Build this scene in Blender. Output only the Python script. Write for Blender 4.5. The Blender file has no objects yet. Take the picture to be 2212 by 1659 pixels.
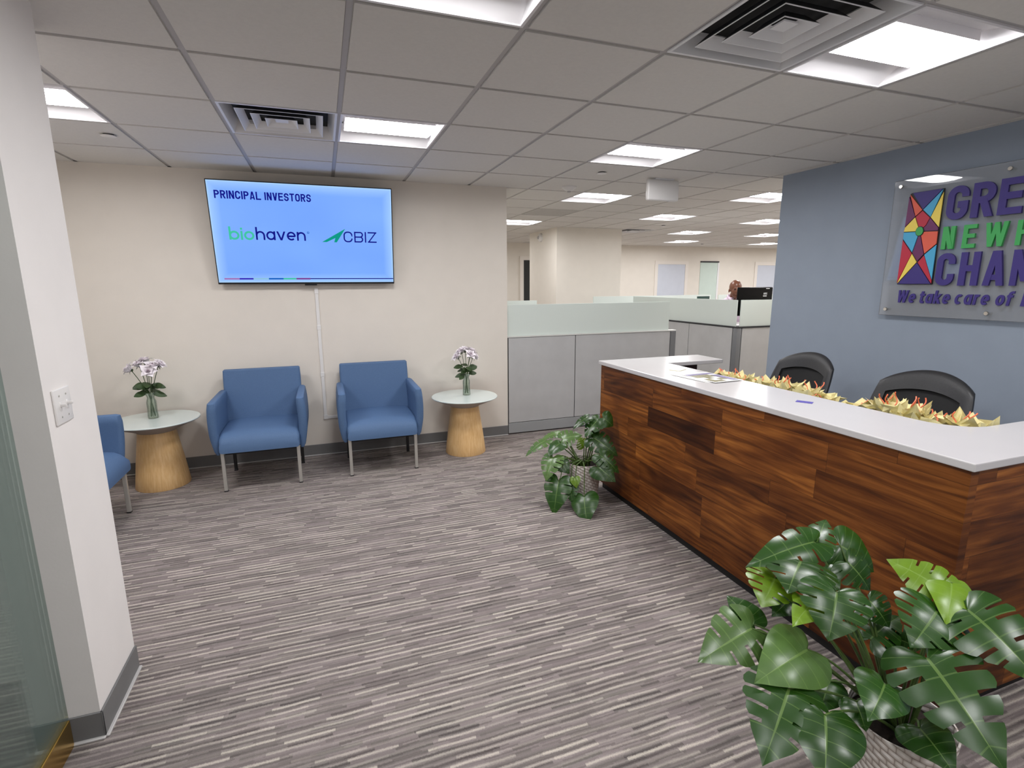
import bpy, bmesh, math, random
from mathutils import Vector, Matrix, Euler

random.seed(11)
SC = bpy.context.scene
COL = SC.collection
PI = math.pi
H = 2.49                     # ceiling height
T = 0.6096                   # ceiling module

# ------------------------------------------------------------------ camera, world, exposure
cam_d = bpy.data.cameras.new('camera')
cam_d.sensor_width = 36.0
cam_d.lens = 1120.6 / 2212 * 36.0
cam_d.clip_start = 0.05
cam = bpy.data.objects.new('camera', cam_d)
COL.objects.link(cam)
_rx, _ry, _rz = -0.19139, -0.004936, 0.344078
_f = Vector((math.sin(_rz) * math.cos(_rx), math.cos(_rz) * math.cos(_rx), math.sin(_rx)))
_r = Vector((math.cos(_rz), -math.sin(_rz), 0.0))
_u = _r.cross(_f)
_r2 = _r * math.cos(_ry) + _u * math.sin(_ry)
_u2 = _u * math.cos(_ry) - _r * math.sin(_ry)
m = Matrix.Identity(4)
for i in range(3):
    m[i][0], m[i][1], m[i][2] = _r2[i], _u2[i], -_f[i]
m.translation = Vector((0.4588, -1.9747, 1.575))
cam.matrix_world = m
SC.camera = cam

world = bpy.data.worlds.new('world')
SC.world = world
world.use_nodes = True
world.node_tree.nodes['Background'].inputs[0].default_value = (0.8, 0.85, 0.9, 1)
world.node_tree.nodes['Background'].inputs[1].default_value = 0.05
SC.view_settings.view_transform = 'Standard'
SC.view_settings.look = 'None'
SC.view_settings.gamma = 1.0
SC.view_settings.use_curve_mapping = False
SC.view_settings.exposure = 0.0
SC.cycles.use_denoising = True
SC.cycles.max_bounces = 10
SC.cycles.diffuse_bounces = 5
SC.cycles.transparent_max_bounces = 16
SC.cycles.caustics_reflective = False
SC.cycles.caustics_refractive = False
SC.cycles.sample_clamp_indirect = 4.0
LAMP = 43.0                  # emission of every troffer lens


# ------------------------------------------------------------------ materials
def lin(c):
    out = []
    for v in c[:3]:
        v = v / 255.0
        out.append(v / 12.92 if v <= 0.04045 else ((v + 0.055) / 1.055) ** 2.4)
    return (out[0], out[1], out[2], 1.0)


class NT:
    def __init__(self, name):
        self.m = bpy.data.materials.new(name)
        self.m.use_nodes = True
        self.t = self.m.node_tree
        self.b = self.t.nodes['Principled BSDF']
        self.out = self.t.nodes['Material Output']

    def n(self, kind, **kw):
        nd = self.t.nodes.new('ShaderNode' + kind)
        for k, v in kw.items():
            setattr(nd, k, v)
        return nd

    def l(self, a, b):
        self.t.links.new(a, b)

    def val(self, x, sock):
        if isinstance(x, (int, float)):
            sock.default_value = x
        else:
            self.l(x, sock)

    def math(self, op, a, b=0.0, c=None):
        nd = self.n('Math', operation=op)
        self.val(a, nd.inputs[0])
        self.val(b, nd.inputs[1])
        if c is not None:
            self.val(c, nd.inputs[2])
        return nd.outputs[0]

    def ramp(self, fac, stops, interp='LINEAR'):
        nd = self.n('ValToRGB')
        nd.color_ramp.interpolation = interp
        while len(nd.color_ramp.elements) < len(stops):
            nd.color_ramp.elements.new(0.5)
        for e, (p, c) in zip(nd.color_ramp.elements, stops):
            e.position = p
            e.color = c if len(c) == 4 else lin(c)
        self.l(fac, nd.inputs[0])
        return nd.outputs[0]

    def mix(self, fac, a, b, blend='MIX'):
        nd = self.n('Mix', data_type='RGBA', blend_type=blend)
        self.val(fac, nd.inputs[0])
        for x, s in ((a, nd.inputs[6]), (b, nd.inputs[7])):
            if isinstance(x, tuple):
                s.default_value = x
            else:
                self.l(x, s)
        return nd.outputs[2]

    def comb(self, x, y, z=0.0):
        nd = self.n('CombineXYZ')
        for v, s in zip((x, y, z), nd.inputs):
            self.val(v, s)
        return nd.outputs[0]

    def noise(self, vec, scale, detail=2.0, rough=0.5, dist=0.0):
        nd = self.n('TexNoise')
        nd.inputs['Scale'].default_value = scale
        nd.inputs['Detail'].default_value = detail
        nd.inputs['Roughness'].default_value = rough
        nd.inputs['Distortion'].default_value = dist
        if vec is not None:
            self.l(vec, nd.inputs['Vector'])
        return nd.outputs['Fac']

    def bump(self, h, strength=0.2, dist=0.01):
        nd = self.n('Bump')
        nd.inputs['Strength'].default_value = strength
        nd.inputs['Distance'].default_value = dist
        self.l(h, nd.inputs['Height'])
        self.l(nd.outputs[0], self.b.inputs['Normal'])


def mat(name, rgb, rough=0.6, metal=0.0, spec=0.5, vary=0.04, vscale=6.0, bump=0.0, bscale=200.0, trans=0.0, coat=0.0):
    t = NT(name)
    b = t.b
    b.inputs['Roughness'].default_value = rough
    b.inputs['Metallic'].default_value = metal
    b.inputs['Specular IOR Level'].default_value = spec
    b.inputs['Transmission Weight'].default_value = trans
    b.inputs['Coat Weight'].default_value = coat
    co = t.n('TexCoord').outputs['Object']
    c = lin(rgb)
    if vary:
        nz = t.noise(co, vscale, 3.0)
        lo = tuple(v * (1 - vary) for v in c[:3]) + (1.0,)
        hi = tuple(min(1, v * (1 + vary)) for v in c[:3]) + (1.0,)
        t.l(t.ramp(nz, [(0.3, lo), (0.7, hi)]), b.inputs['Base Color'])
    else:
        b.inputs['Base Color'].default_value = c
    if bump:
        t.bump(t.noise(co, bscale, 2.0), bump, 0.002)
    return t.m


def emis(name, rgb, strength=1.0, linear=False):
    t = NT(name)
    c = rgb if linear else lin(rgb)
    t.b.inputs['Base Color'].default_value = (0.004, 0.004, 0.004, 1)
    t.b.inputs['Specular IOR Level'].default_value = 0.0
    t.b.inputs['Emission Color'].default_value = c
    t.b.inputs['Emission Strength'].default_value = strength
    t.b.inputs['Roughness'].default_value = 0.3
    return t.m


def clear_glass(name, tint, refl=0.6, milk=0.0, milk_rgb=(200, 205, 205), rough=0.02):
    t = NT(name)
    tr = t.n('BsdfTransparent')
    tr.inputs[0].default_value = lin(tint)
    gl = t.n('BsdfGlossy')
    gl.inputs['Roughness'].default_value = rough
    fr = t.n('Fresnel')
    fr.inputs[0].default_value = 1.5
    fac = t.math('MULTIPLY', fr.outputs[0], refl)
    ms = t.n('MixShader')
    t.l(fac, ms.inputs[0])
    t.l(tr.outputs[0], ms.inputs[1])
    t.l(gl.outputs[0], ms.inputs[2])
    last = ms.outputs[0]
    if milk:
        df = t.n('BsdfDiffuse')
        df.inputs[0].default_value = lin(milk_rgb)
        m2 = t.n('MixShader')
        m2.inputs[0].default_value = milk
        t.l(last, m2.inputs[1])
        t.l(df.outputs[0], m2.inputs[2])
        last = m2.outputs[0]
    t.l(last, t.out.inputs['Surface'])
    return t.m


def frosted_glass(name):
    t = NT(name)
    df = t.n('BsdfDiffuse')
    df.inputs[0].default_value = lin((236, 243, 238))
    tl = t.n('BsdfTranslucent')
    tl.inputs[0].default_value = lin((228, 240, 233))
    rf = t.n('BsdfRefraction')
    rf.inputs[0].default_value = lin((228, 240, 234))
    rf.inputs['Roughness'].default_value = 0.5
    rf.inputs['IOR'].default_value = 1.02
    a = t.n('MixShader')
    a.inputs[0].default_value = 0.15
    t.l(df.outputs[0], a.inputs[1])
    t.l(tl.outputs[0], a.inputs[2])
    c = t.n('MixShader')
    c.inputs[0].default_value = 0.10
    t.l(a.outputs[0], c.inputs[1])
    t.l(rf.outputs[0], c.inputs[2])
    t.l(c.outputs[0], t.out.inputs['Surface'])
    return t.m


def carpet():
    t = NT('streaked_carpet')
    co = t.n('TexCoord').outputs['Object']
    sp = t.n('SeparateXYZ')
    t.l(co, sp.inputs[0])
    x, y0 = sp.outputs[0], sp.outputs[1]
    zig = t.math('MULTIPLY', t.noise(co, 170.0, 1.0), 0.007)
    wav = t.math('MULTIPLY', t.noise(co, 6.0, 1.0), 0.010)
    y = t.math('ADD', t.math('ADD', y0, zig), wav)

    def layer(rw, seg, seed):
        v = t.math('ADD', t.math('DIVIDE', y, rw), seed)
        row = t.math('FLOOR', v)
        wn = t.n('TexWhiteNoise', noise_dimensions='1D')
        t.l(row, wn.inputs['W'])
        u = t.math('ADD', t.math('DIVIDE', x, seg), t.math('MULTIPLY', wn.outputs['Value'], 53.0))
        wn2 = t.n('TexWhiteNoise', noise_dimensions='2D')
        t.l(t.comb(row, t.math('FLOOR', u)), wn2.inputs['Vector'])
        return wn2.outputs['Value'], t.math('FRACT', v)

    def band(fr, centre, half):
        return t.math('MAXIMUM', t.math('SUBTRACT', 1.0, t.math('DIVIDE', t.math('ABSOLUTE', t.math('SUBTRACT', fr, centre)), half)), 0.0)

    a, fa = layer(0.0062, 0.10, 3.3)
    b, fb = layer(0.029, 0.17, 7.7)
    d, fd = layer(0.023, 0.15, 1.9)
    c, fc = layer(0.25, 1.0, 1.3)
    base = t.ramp(a, [(0.0, (134, 126, 124)), (0.5, (147, 139, 137)), (1.0, (160, 152, 149))])
    # heathered ground with dark and pale yarn streaks lying along x
    dark = t.math('MULTIPLY', band(fd, 0.5, 0.42), t.math('MULTIPLY', t.math('GREATER_THAN', d, 0.30), t.math('MULTIPLY', d, 0.95)))
    base = t.mix(dark, base, lin((92, 84, 84)))
    pale = t.math('MULTIPLY', band(fb, 0.30, 0.30), t.math('POWER', b, 1.15))
    base = t.mix(t.math('MINIMUM', t.math('MULTIPLY', pale, 1.15), 0.92), base, lin((214, 206, 196)))
    tint = t.ramp(d, [(0.0, (132, 122, 128)), (0.35, (128, 128, 122)), (0.7, (128, 125, 122)), (0.9, (124, 130, 124))], 'CONSTANT')
    base = t.mix(0.4, base, tint, 'SOFT_LIGHT')
    loops = t.noise(co, 420.0, 2.0)
    wide = t.noise(co, 1.4, 2.0)
    sh = t.math('ADD', t.math('MULTIPLY', loops, 0.5), t.math('ADD', t.math('MULTIPLY', c, 0.08), t.math('MULTIPLY', wide, 0.12)))
    sh = t.math('ADD', sh, 0.63)
    base = t.mix(1.0, base, t.comb(sh, sh, sh), 'MULTIPLY')
    t.l(base, t.b.inputs['Base Color'])
    t.b.inputs['Roughness'].default_value = 0.95
    t.b.inputs['Specular IOR Level'].default_value = 0.1
    t.bump(t.math('ADD', loops, t.math('MULTIPLY', pale, 1.5)), 0.4, 0.006)
    return t.m


def walnut():
    t = NT('walnut_planks')
    uv = t.n('UVMap')
    sp = t.n('SeparateXYZ')
    t.l(uv.outputs[0], sp.inputs[0])
    u, v = sp.outputs[0], sp.outputs[1]
    rv = t.math('DIVIDE', v, 0.131)
    row = t.math('FLOOR', rv)
    w1 = t.n('TexWhiteNoise', noise_dimensions='1D')
    t.l(t.math('ADD', row, 4.7), w1.inputs['W'])
    pu = t.math('ADD', t.math('DIVIDE', u, 0.62), t.math('MULTIPLY', w1.outputs['Value'], 31.0))
    idx = t.math('FLOOR', pu)
    w2 = t.n('TexWhiteNoise', noise_dimensions='2D')
    t.l(t.comb(row, idx), w2.inputs['Vector'])
    tone = w2.outputs['Value']
    shift = t.math('MULTIPLY', tone, 40.0)
    warp = t.noise(t.comb(t.math('ADD', t.math('MULTIPLY', u, 1.3), shift), t.math('ADD', t.math('MULTIPLY', v, 7.0), shift)), 1.0, 2.0)
    g1 = t.noise(t.comb(t.math('ADD', t.math('MULTIPLY', u, 2.0), shift),
                        t.math('ADD', t.math('MULTIPLY', v, 46.0), t.math('MULTIPLY', warp, 4.0))), 1.0, 5.0, 0.65)
    rings = t.math('SINE', t.math('MULTIPLY', t.math('ADD', warp, t.math('MULTIPLY', v, 2.2)), 34.0))
    g = t.math('ADD', t.math('MULTIPLY', g1, 0.78), t.math('MULTIPLY', t.math('ADD', rings, 1.0), 0.06))
    col = t.ramp(g, [(0.24, (80, 43, 15)), (0.42, (132, 77, 30)), (0.58, (170, 108, 48)), (0.80, (208, 148, 76))])
    tn = t.ramp(tone, [(0.0, (128, 110, 102)), (0.05, (140, 122, 114)), (0.16, (186, 172, 162)), (0.5, (214, 204, 196)), (0.85, (240, 232, 224)), (1.0, (255, 250, 240))])
    col = t.mix(1.0, col, tn, 'MULTIPLY')
    big = t.noise(t.comb(t.math('MULTIPLY', u, 1.6), t.math('MULTIPLY', v, 3.0)), 1.3, 2.0)
    blot = t.ramp(big, [(0.38, (170, 150, 140)), (0.55, (255, 255, 255))])
    col = t.mix(0.7, col, blot, 'MULTIPLY')
    ev = t.math('PINGPONG', rv, 0.5)
    eu = t.math('PINGPONG', pu, 0.5)
    gap = t.math('MAXIMUM', t.math('LESS_THAN', ev, 0.007), t.math('LESS_THAN', eu, 0.0016))
    col = t.mix(t.math('MULTIPLY', gap, 0.6), col, lin((34, 16, 8)))
    t.l(col, t.b.inputs['Base Color'])
    t.b.inputs['Roughness'].default_value = 0.45
    t.b.inputs['Specular IOR Level'].default_value = 0.28
    t.bump(t.math('SUBTRACT', g1, gap), 0.12, 0.002)
    return t.m


def oak():
    t = NT('pale_oak_veneer')
    co = t.n('TexCoord').outputs['Object']
    mp = t.n('Mapping')
    mp.inputs['Scale'].default_value = (26, 26, 1.6)
    t.l(co, mp.inputs[0])
    g = t.noise(mp.outputs[0], 3.0, 4.0, 0.6)
    t.l(t.ramp(g, [(0.3, (222, 178, 120)), (0.5, (232, 190, 132)), (0.72, (240, 204, 150))]), t.b.inputs['Base Color'])
    t.b.inputs['Roughness'].default_value = 0.42
    return t.m


def leaf_mat():
    t = NT('glossy_monstera_leaf')
    uv = t.n('UVMap')
    sp = t.n('SeparateXYZ')
    t.l(uv.outputs[0], sp.inputs[0])
    at = t.n('VertexColor', layer_name='tone')
    rib = t.math('LESS_THAN', sp.outputs[1], 0.035)
    side = t.math('LESS_THAN', t.math('PINGPONG', t.math('MULTIPLY', sp.outputs[0], 9.0), 0.5), 0.035)
    vein = t.math('MAXIMUM', rib, t.math('MULTIPLY', side, 0.55))
    co = t.n('TexCoord').outputs['Object']
    nz = t.noise(co, 22.0, 3.0)
    base = t.mix(t.math('MULTIPLY', nz, 0.45), at.outputs[0], lin((22, 50, 14)))
    col = t.mix(t.math('MULTIPLY', vein, 0.30), base, lin((140, 170, 92)))
    t.l(col, t.b.inputs['Base Color'])
    t.b.inputs['Roughness'].default_value = 0.30
    t.b.inputs['Specular IOR Level'].default_value = 0.55
    t.bump(t.math('SUBTRACT', t.math('MULTIPLY', nz, 0.4), vein), 0.25, 0.004)
    return t.m


def weave():
    t = NT('woven_white_paper')
    co = t.n('TexCoord').outputs['Object']
    sp = t.n('SeparateXYZ')
    t.l(co, sp.inputs[0])
    ang = t.math('ARCTAN2', sp.outputs[1], sp.outputs[0])
    zz = t.math('ADD', t.math('MULTIPLY', sp.outputs[2], 46.0), t.math('MULTIPLY', ang, 2.5466))
    row = t.math('FLOOR', zz)
    uu = t.math('ADD', t.math('MULTIPLY', ang, 3.8197), t.math('MULTIPLY', row, 0.5))
    a = t.math('PINGPONG', zz, 0.5)
    b = t.math('PINGPONG', uu, 0.5)
    hgt = t.math('MULTIPLY', t.math('POWER', t.math('MULTIPLY', a, 2.0), 0.5), t.math('POWER', t.math('MULTIPLY', b, 2.0), 0.4))
    nz = t.noise(co, 30.0, 3.0)
    col = t.ramp(t.math('MULTIPLY', hgt, t.math('ADD', nz, 0.5)), [(0.0, (138, 122, 112)), (0.35, (200, 190, 182)), (0.9, (232, 226, 222))])
    t.l(col, t.b.inputs['Base Color'])
    t.b.inputs['Roughness'].default_value = 0.7
    t.bump(hgt, 0.8, 0.006)
    return t.m


M = {
    'cream': mat('cream_wall_paint', (228, 221, 211), 0.85, bump=0.12, bscale=90, vary=0.015),
    'office': mat('office_wall_paint', (232, 226, 216), 0.85, vary=0.015),
    'pillar': mat('white_wall_paint', (238, 234, 231), 0.8, bump=0.1, bscale=90, vary=0.015),
    'blue_wall': mat('slate_blue_paint', (146, 157, 172), 0.7, bump=0.1, bscale=90, vary=0.02),
    'tile': mat('ceiling_tile', (222, 219, 214), 0.95, bump=0.35, bscale=260, vary=0.02, vscale=60),
    'tee': mat('ceiling_tee', (188, 185, 184), 0.6, vary=0.0),
    'base': mat('grey_vinyl_base', (116, 116, 116), 0.5),
    'base_toe': mat('pale_vinyl_toe', (196, 194, 192), 0.4),
    'carpet': carpet(),
    'dark_carpet': mat('dark_red_carpet', (84, 62, 58), 0.95, vary=0.3, vscale=40),
    'walnut': walnut(),
    'dark_wood': mat('dark_desk_interior', (66, 34, 26), 0.5, vary=0.2),
    'black': mat('matte_black', (20, 20, 21), 0.6, vary=0.0),
    'quartz': mat('white_quartz', (208, 205, 206), 0.16, spec=0.45, vary=0.012, vscale=4),
    'fabric': mat('blue_upholstery', (84, 112, 150), 0.62, spec=0.35, vary=0.06, vscale=180, bump=0.15, bscale=600),
    'silver': mat('satin_silver', (196, 194, 188), 0.38, metal=0.55, vary=0.0),
    'chrome': mat('bright_steel', (225, 222, 215), 0.15, metal=1.0, vary=0.0),
    'brass': mat('polished_brass', (206, 168, 92), 0.25, metal=1.0, vary=0.05),
    'oak': oak(),
    'table_glass': mat('back_painted_glass', (222, 232, 228), 0.1, spec=0.5, vary=0.0, coat=0.3),
    'table_under': mat('table_underside', (168, 158, 150), 0.6, vary=0.0),
    'panel': mat('grey_partition_fabric', (188, 188, 188), 0.8, bump=0.2, bscale=500),
    'post': mat('dark_grey_post', (112, 114, 117), 0.4, vary=0.0),
    'post_light': mat('grey_post', (160, 162, 163), 0.4, vary=0.0),
    'trim_metal': mat('pale_metal_trim', (214, 214, 210), 0.4, vary=0.0),
    'groove': mat('dark_groove', (50, 50, 52), 0.7, vary=0.0),
    'frost': frosted_glass('frosted_glass'),
    'entry_glass': clear_glass('entry_glass', (240, 248, 245), 0.8, 0.14, (160, 180, 174)),
    'vase_glass': clear_glass('vase_glass', (246, 250, 246), 0.6, 0.07, (190, 205, 190)),
    'acrylic': clear_glass('acrylic_sheet', (253, 253, 254), 1.0, 0.13, (228, 232, 236)),
    'white': mat('white_plastic', (232, 230, 228), 0.35, vary=0.0),
    'white_metal': mat('white_enamel', (236, 234, 236), 0.4, vary=0.0),
    'vent': mat('vent_enamel', (236, 236, 238), 0.4, vary=0.0),
    'duct': mat('dark_duct', (12, 12, 13), 0.8, vary=0.0),
    'tv_black': mat('tv_bezel', (14, 14, 20), 0.3, vary=0.0),
    'mesh': mat('black_mesh', (16, 16, 17), 0.75, vary=0.15, vscale=300),
    'leather': mat('black_leather', (40, 40, 42), 0.45, vary=0.12, vscale=120, bump=0.2, bscale=250),
    'plastic_black': mat('black_plastic', (30, 30, 32), 0.4, vary=0.0),
    'gloss_black': mat('glossy_black_plastic', (4, 4, 5), 0.25, spec=0.15, vary=0.0),
    'leaf': leaf_mat(),
    'petiole': mat('green_petiole', (74, 98, 44), 0.45, vary=0.25, vscale=30),
    'weave': weave(),
    'soil': mat('dark_soil', (36, 26, 20), 0.95, vary=0.4, vscale=60, bump=0.6, bscale=80),
    'stem': mat('flower_stem', (62, 82, 44), 0.5, vary=0.2, vscale=40),
    'flower_leaf': mat('flower_leaf', (52, 74, 38), 0.5, vary=0.2, vscale=40),
    'petal': mat('white_lilac_petal', (244, 238, 242), 0.6, vary=0.06, vscale=60),
    'petal_core': mat('mauve_bud', (150, 132, 142), 0.6, vary=0.1, vscale=60),  # greyish mauve for the bud centre
    'tissue': mat('pale_yellow_tissue', (226, 216, 162), 0.8, vary=0.08, vscale=30),
    'bag': mat('kraft_bag', (190, 168, 120), 0.8, vary=0.06),
    'ribbon': mat('coral_ribbon', (236, 122, 86), 0.45, vary=0.08),
    'paper': mat('white_paper', (236, 235, 232), 0.6, vary=0.01),
    'sticky': mat('cream_note_paper', (246, 242, 216), 0.6, vary=0.02),
    'card': mat('blue_card_print', (92, 84, 168), 0.4, vary=0.2, vscale=90),
    'flyer_a': mat('flyer_photo_olive', (128, 122, 84), 0.35, vary=0.45, vscale=40),
    'flyer_b': mat('flyer_photo_violet', (118, 108, 152), 0.35, vary=0.3, vscale=40),
    'door_glass': mat('pale_blue_door_panel', (206, 212, 224), 0.3, vary=0.02),
    'side_glass': mat('pale_green_glazing', (206, 222, 214), 0.12, vary=0.02),
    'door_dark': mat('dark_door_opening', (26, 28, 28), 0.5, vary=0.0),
    'door_trim': mat('white_door_trim', (236, 230, 222), 0.5, vary=0.0),
    'skin': mat('brown_skin', (112, 68, 48), 0.34, vary=0.06, vscale=20),
    'shirt': mat('pink_shirt', (226, 206, 222), 0.8, vary=0.05, vscale=20),
    'trousers': mat('dark_trousers', (44, 44, 52), 0.8, vary=0.05),
    'shoe': mat('black_shoe', (22, 20, 20), 0.35, vary=0.0),
    'eye': mat('dark_eye', (26, 20, 18), 0.2, vary=0.0),
    'navy': mat('sign_navy', (56, 42, 122), 0.5, vary=0.02),
    'green': mat('sign_green', (62, 168, 88), 0.5, vary=0.02),
    's_plum': mat('sign_plum', (106, 38, 92), 0.5, vary=0.02),
    's_orange': mat('sign_orange', (228, 96, 72), 0.5, vary=0.02),
    's_red': mat('sign_red', (190, 36, 62), 0.5, vary=0.02),
    's_sky': mat('sign_sky', (74, 172, 216), 0.5, vary=0.02),
    's_yellow': mat('sign_yellow', (246, 220, 96), 0.5, vary=0.02),
    's_black': mat('sign_lead', (24, 22, 28), 0.5, vary=0.0),
    'binder': mat('slate_blue_binder', (92, 112, 138), 0.6, vary=0.05),
    'dark_green': mat('dark_green_plastic', (24, 62, 54), 0.4, vary=0.0),
    'logo_white': mat('white_print', (235, 235, 235), 0.3, vary=0.0),
}
M['lens'] = emis('lamp_lens', (0.985, 0.975, 0.985, 1), LAMP, linear=True)
M['t_navy'] = emis('screen_navy', (18, 22, 140), 0.9)
M['t_teal'] = emis('screen_teal', (10, 160, 140), 0.9)
M['t_mint'] = emis('screen_mint', (70, 205, 170), 0.9)
M['t_pink'] = emis('screen_pink', (170, 120, 190), 0.9)
M['t_violet'] = emis('screen_violet', (60, 40, 190), 0.9)
M['t_pale'] = emis('screen_pale', (150, 205, 235), 0.9)
M['t_blue'] = emis('screen_blue', (20, 100, 200), 0.9)
M['t_magenta'] = emis('screen_magenta', (130, 60, 150), 0.9)


def screen_mat():
    t = NT('lit_screen')
    uv = t.n('UVMap')
    sp = t.n('SeparateXYZ')
    t.l(uv.outputs[0], sp.inputs[0])
    ex = t.math('MULTIPLY', t.math('PINGPONG', sp.outputs[0], 0.5), 1.75)
    ey = t.math('PINGPONG', sp.outputs[1], 0.5)
    e = t.math('MINIMUM', ex, ey)
    nz = t.noise(t.comb(sp.outputs[0], sp.outputs[1]), 2.2, 1.0)
    c1 = t.mix(nz, lin((104, 156, 255)), lin((126, 178, 255)))
    edge = t.ramp(e, [(0.0, (1, 1, 1, 1)), (0.015, (0.55, 0.55, 0.55, 1)), (0.10, (0, 0, 0, 1))])
    c = t.mix(t.math('MULTIPLY', edge, 0.75), c1, lin((186, 226, 255)))
    t.b.inputs['Base Color'].default_value = (0.02, 0.02, 0.03, 1)
    t.l(c, t.b.inputs['Emission Color'])
    t.b.inputs['Emission Strength'].default_value = 1.0
    t.b.inputs['Roughness'].default_value = 0.35
    return t.m


M['screen'] = screen_mat()


# ------------------------------------------------------------------ mesh builder
class MB:
    def __init__(self):
        self.bm = bmesh.new()

    def _xf(self, verts, mx):
        if mx is not None:
            bmesh.ops.transform(self.bm, matrix=mx, verts=verts)

    def box(self, c, s, bevel=0.0, seg=2, mx=None):
        r = bmesh.ops.create_cube(self.bm, size=1.0)
        vs = r['verts']
        bmesh.ops.transform(self.bm, matrix=Matrix.Translation(Vector(c)) @ Matrix.Diagonal((s[0], s[1], s[2], 1)), verts=vs)
        if bevel:
            es = list({e for v in vs for e in v.link_edges})
            rr = bmesh.ops.bevel(self.bm, geom=es, offset=bevel, segments=seg, profile=0.5, affect='EDGES')
            vs = list({v for f in rr['faces'] for v in f.verts} | {v for v in vs if v.is_valid})
        self._xf(vs, mx)
        return self

    def b2(self, lo, hi, bevel=0.0, seg=2, mx=None):
        return self.box([(a + b) / 2 for a, b in zip(lo, hi)], [b - a for a, b in zip(lo, hi)], bevel, seg, mx)

    def loft(self, loops, cap=True, closed=True):
        rows = [[self.bm.verts.new(p) for p in lp] for lp in loops]
        n = len(rows[0])
        for a, b in zip(rows, rows[1:]):
            for i in range(n if closed else n - 1):
                j = (i + 1) % n
                try:
                    self.bm.faces.new((a[i], a[j], b[j], b[i]))
                except ValueError:
                    pass
        if cap:
            for r in (list(reversed(rows[0])), rows[-1]):
                try:
                    self.bm.faces.new(r)
                except ValueError:
                    pass
        return self

    def lathe(self, prof, c=(0, 0, 0), n=32, cap=True, axis='Z', mx=None):
        loops = []
        for r, z in prof:
            lp = []
            for k in range(n):
                a = 2 * PI * k / n
                p = Vector((r * math.cos(a), r * math.sin(a), z))
                if axis == 'Y':
                    p = Vector((p.x, -p.z, p.y))
                elif axis == 'X':
                    p = Vector((p.z, p.x, p.y))
                p = p + Vector(c)
                if mx is not None:
                    p = mx @ p
                lp.append(p)
            loops.append(lp)
        return self.loft(loops, cap)

    def tube(self, pts, r, n=8, cap=True):
        pts = [Vector(p) for p in pts]
        rs = r if isinstance(r, (list, tuple)) else [r] * len(pts)
        loops = []
        prev = None
        for i, p in enumerate(pts):
            d = (pts[min(i + 1, len(pts) - 1)] - pts[max(i - 1, 0)]).normalized()
            if prev is None:
                a = Vector((0, 0, 1)) if abs(d.z) < 0.9 else Vector((1, 0, 0))
                x = d.cross(a).normalized()
            else:
                x = (prev - d * prev.dot(d)).normalized()
            prev = x
            y = d.cross(x)
            loops.append([p + (x * math.cos(2 * PI * k / n) + y * math.sin(2 * PI * k / n)) * rs[i] for k in range(n)])
        return self.loft(loops, cap)

    def ell(self, c, s, rot=None, seg=20):
        r = bmesh.ops.create_uvsphere(self.bm, u_segments=seg, v_segments=max(8, seg * 2 // 3), radius=1.0)
        mx = Matrix.Translation(Vector(c))
        if rot is not None:
            mx = mx @ Euler(rot).to_matrix().to_4x4()
        bmesh.ops.transform(self.bm, matrix=mx @ Matrix.Diagonal((s[0], s[1], s[2], 1)), verts=r['verts'])
        return self

    def prism(self, pts, depth, xf):
        a = [self.bm.verts.new(xf(u, v, depth)) for u, v in pts]
        b = [self.bm.verts.new(xf(u, v, 0.0)) for u, v in pts]
        n = len(pts)
        self.bm.faces.new(a)
        self.bm.faces.new(list(reversed(b)))
        for i in range(n):
            j = (i + 1) % n
            self.bm.faces.new((b[i], b[j], a[j], a[i]))
        return self

    def face(self, pts):
        self.bm.faces.new([self.bm.verts.new(p) for p in pts])
        return self

    def build(self, name, material, parent=None, loc=None, smooth=40, mods=()):
        bm = self.bm
        bmesh.ops.recalc_face_normals(bm, faces=bm.faces)
        me = bpy.data.meshes.new(name)
        bm.to_mesh(me)
        bm.free()
        mats = material if isinstance(material, (list, tuple)) else [material]
        for q in mats:
            me.materials.append(M[q] if isinstance(q, str) else q)
        if smooth:
            for p in me.polygons:
                p.use_smooth = True
            me.set_sharp_from_angle(angle=math.radians(smooth))
        o = bpy.data.objects.new(name, me)
        COL.objects.link(o)
        if parent is not None:
            o.parent = parent
        if loc is not None:
            o.location = loc
        return o


def tag(o, label, cat, group=None, kind=None):
    o['label'] = label
    o['category'] = cat
    if group:
        o['group'] = group
    if kind:
        o['kind'] = kind
    return o


def thing(name, label, cat, loc=(0, 0, 0), rz=0.0, group=None, kind=None, rot=None):
    o = bpy.data.objects.new(name, None)
    o.empty_display_size = 0.05
    COL.objects.link(o)
    o.location = loc
    o.rotation_euler = rot if rot is not None else (0, 0, rz)
    return tag(o, label, cat, group, kind)


def kids(o):
    return [c for c in bpy.data.objects if c.parent == o]


def dup(root, loc, rz=None, label=None, group=None):
    tree = [(c, kids(c)) for c in kids(root)]
    r = root.copy()
    COL.objects.link(r)
    r.location = loc
    if rz is not None:
        r.rotation_euler = (0, 0, rz)
    if label:
        r['label'] = label
    if group:
        r['group'] = group
    for c, sub in tree:
        d = c.copy()
        COL.objects.link(d)
        d.parent = r
        for g in sub:
            e = g.copy()
            COL.objects.link(e)
            e.parent = d
    return r


def struct(name, mb, m_, label, cat, smooth=0):
    o = mb.build(name, m_, smooth=smooth)
    return tag(o, label, cat, kind='structure')


# ------------------------------------------------------------------ stroke lettering
def arc(cx, cy, rx, ry, a0, a1, n=7):
    return [(cx + rx * math.cos(math.radians(a0 + (a1 - a0) * i / n)), cy + ry * math.sin(math.radians(a0 + (a1 - a0) * i / n))) for i in range(n + 1)]


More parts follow.
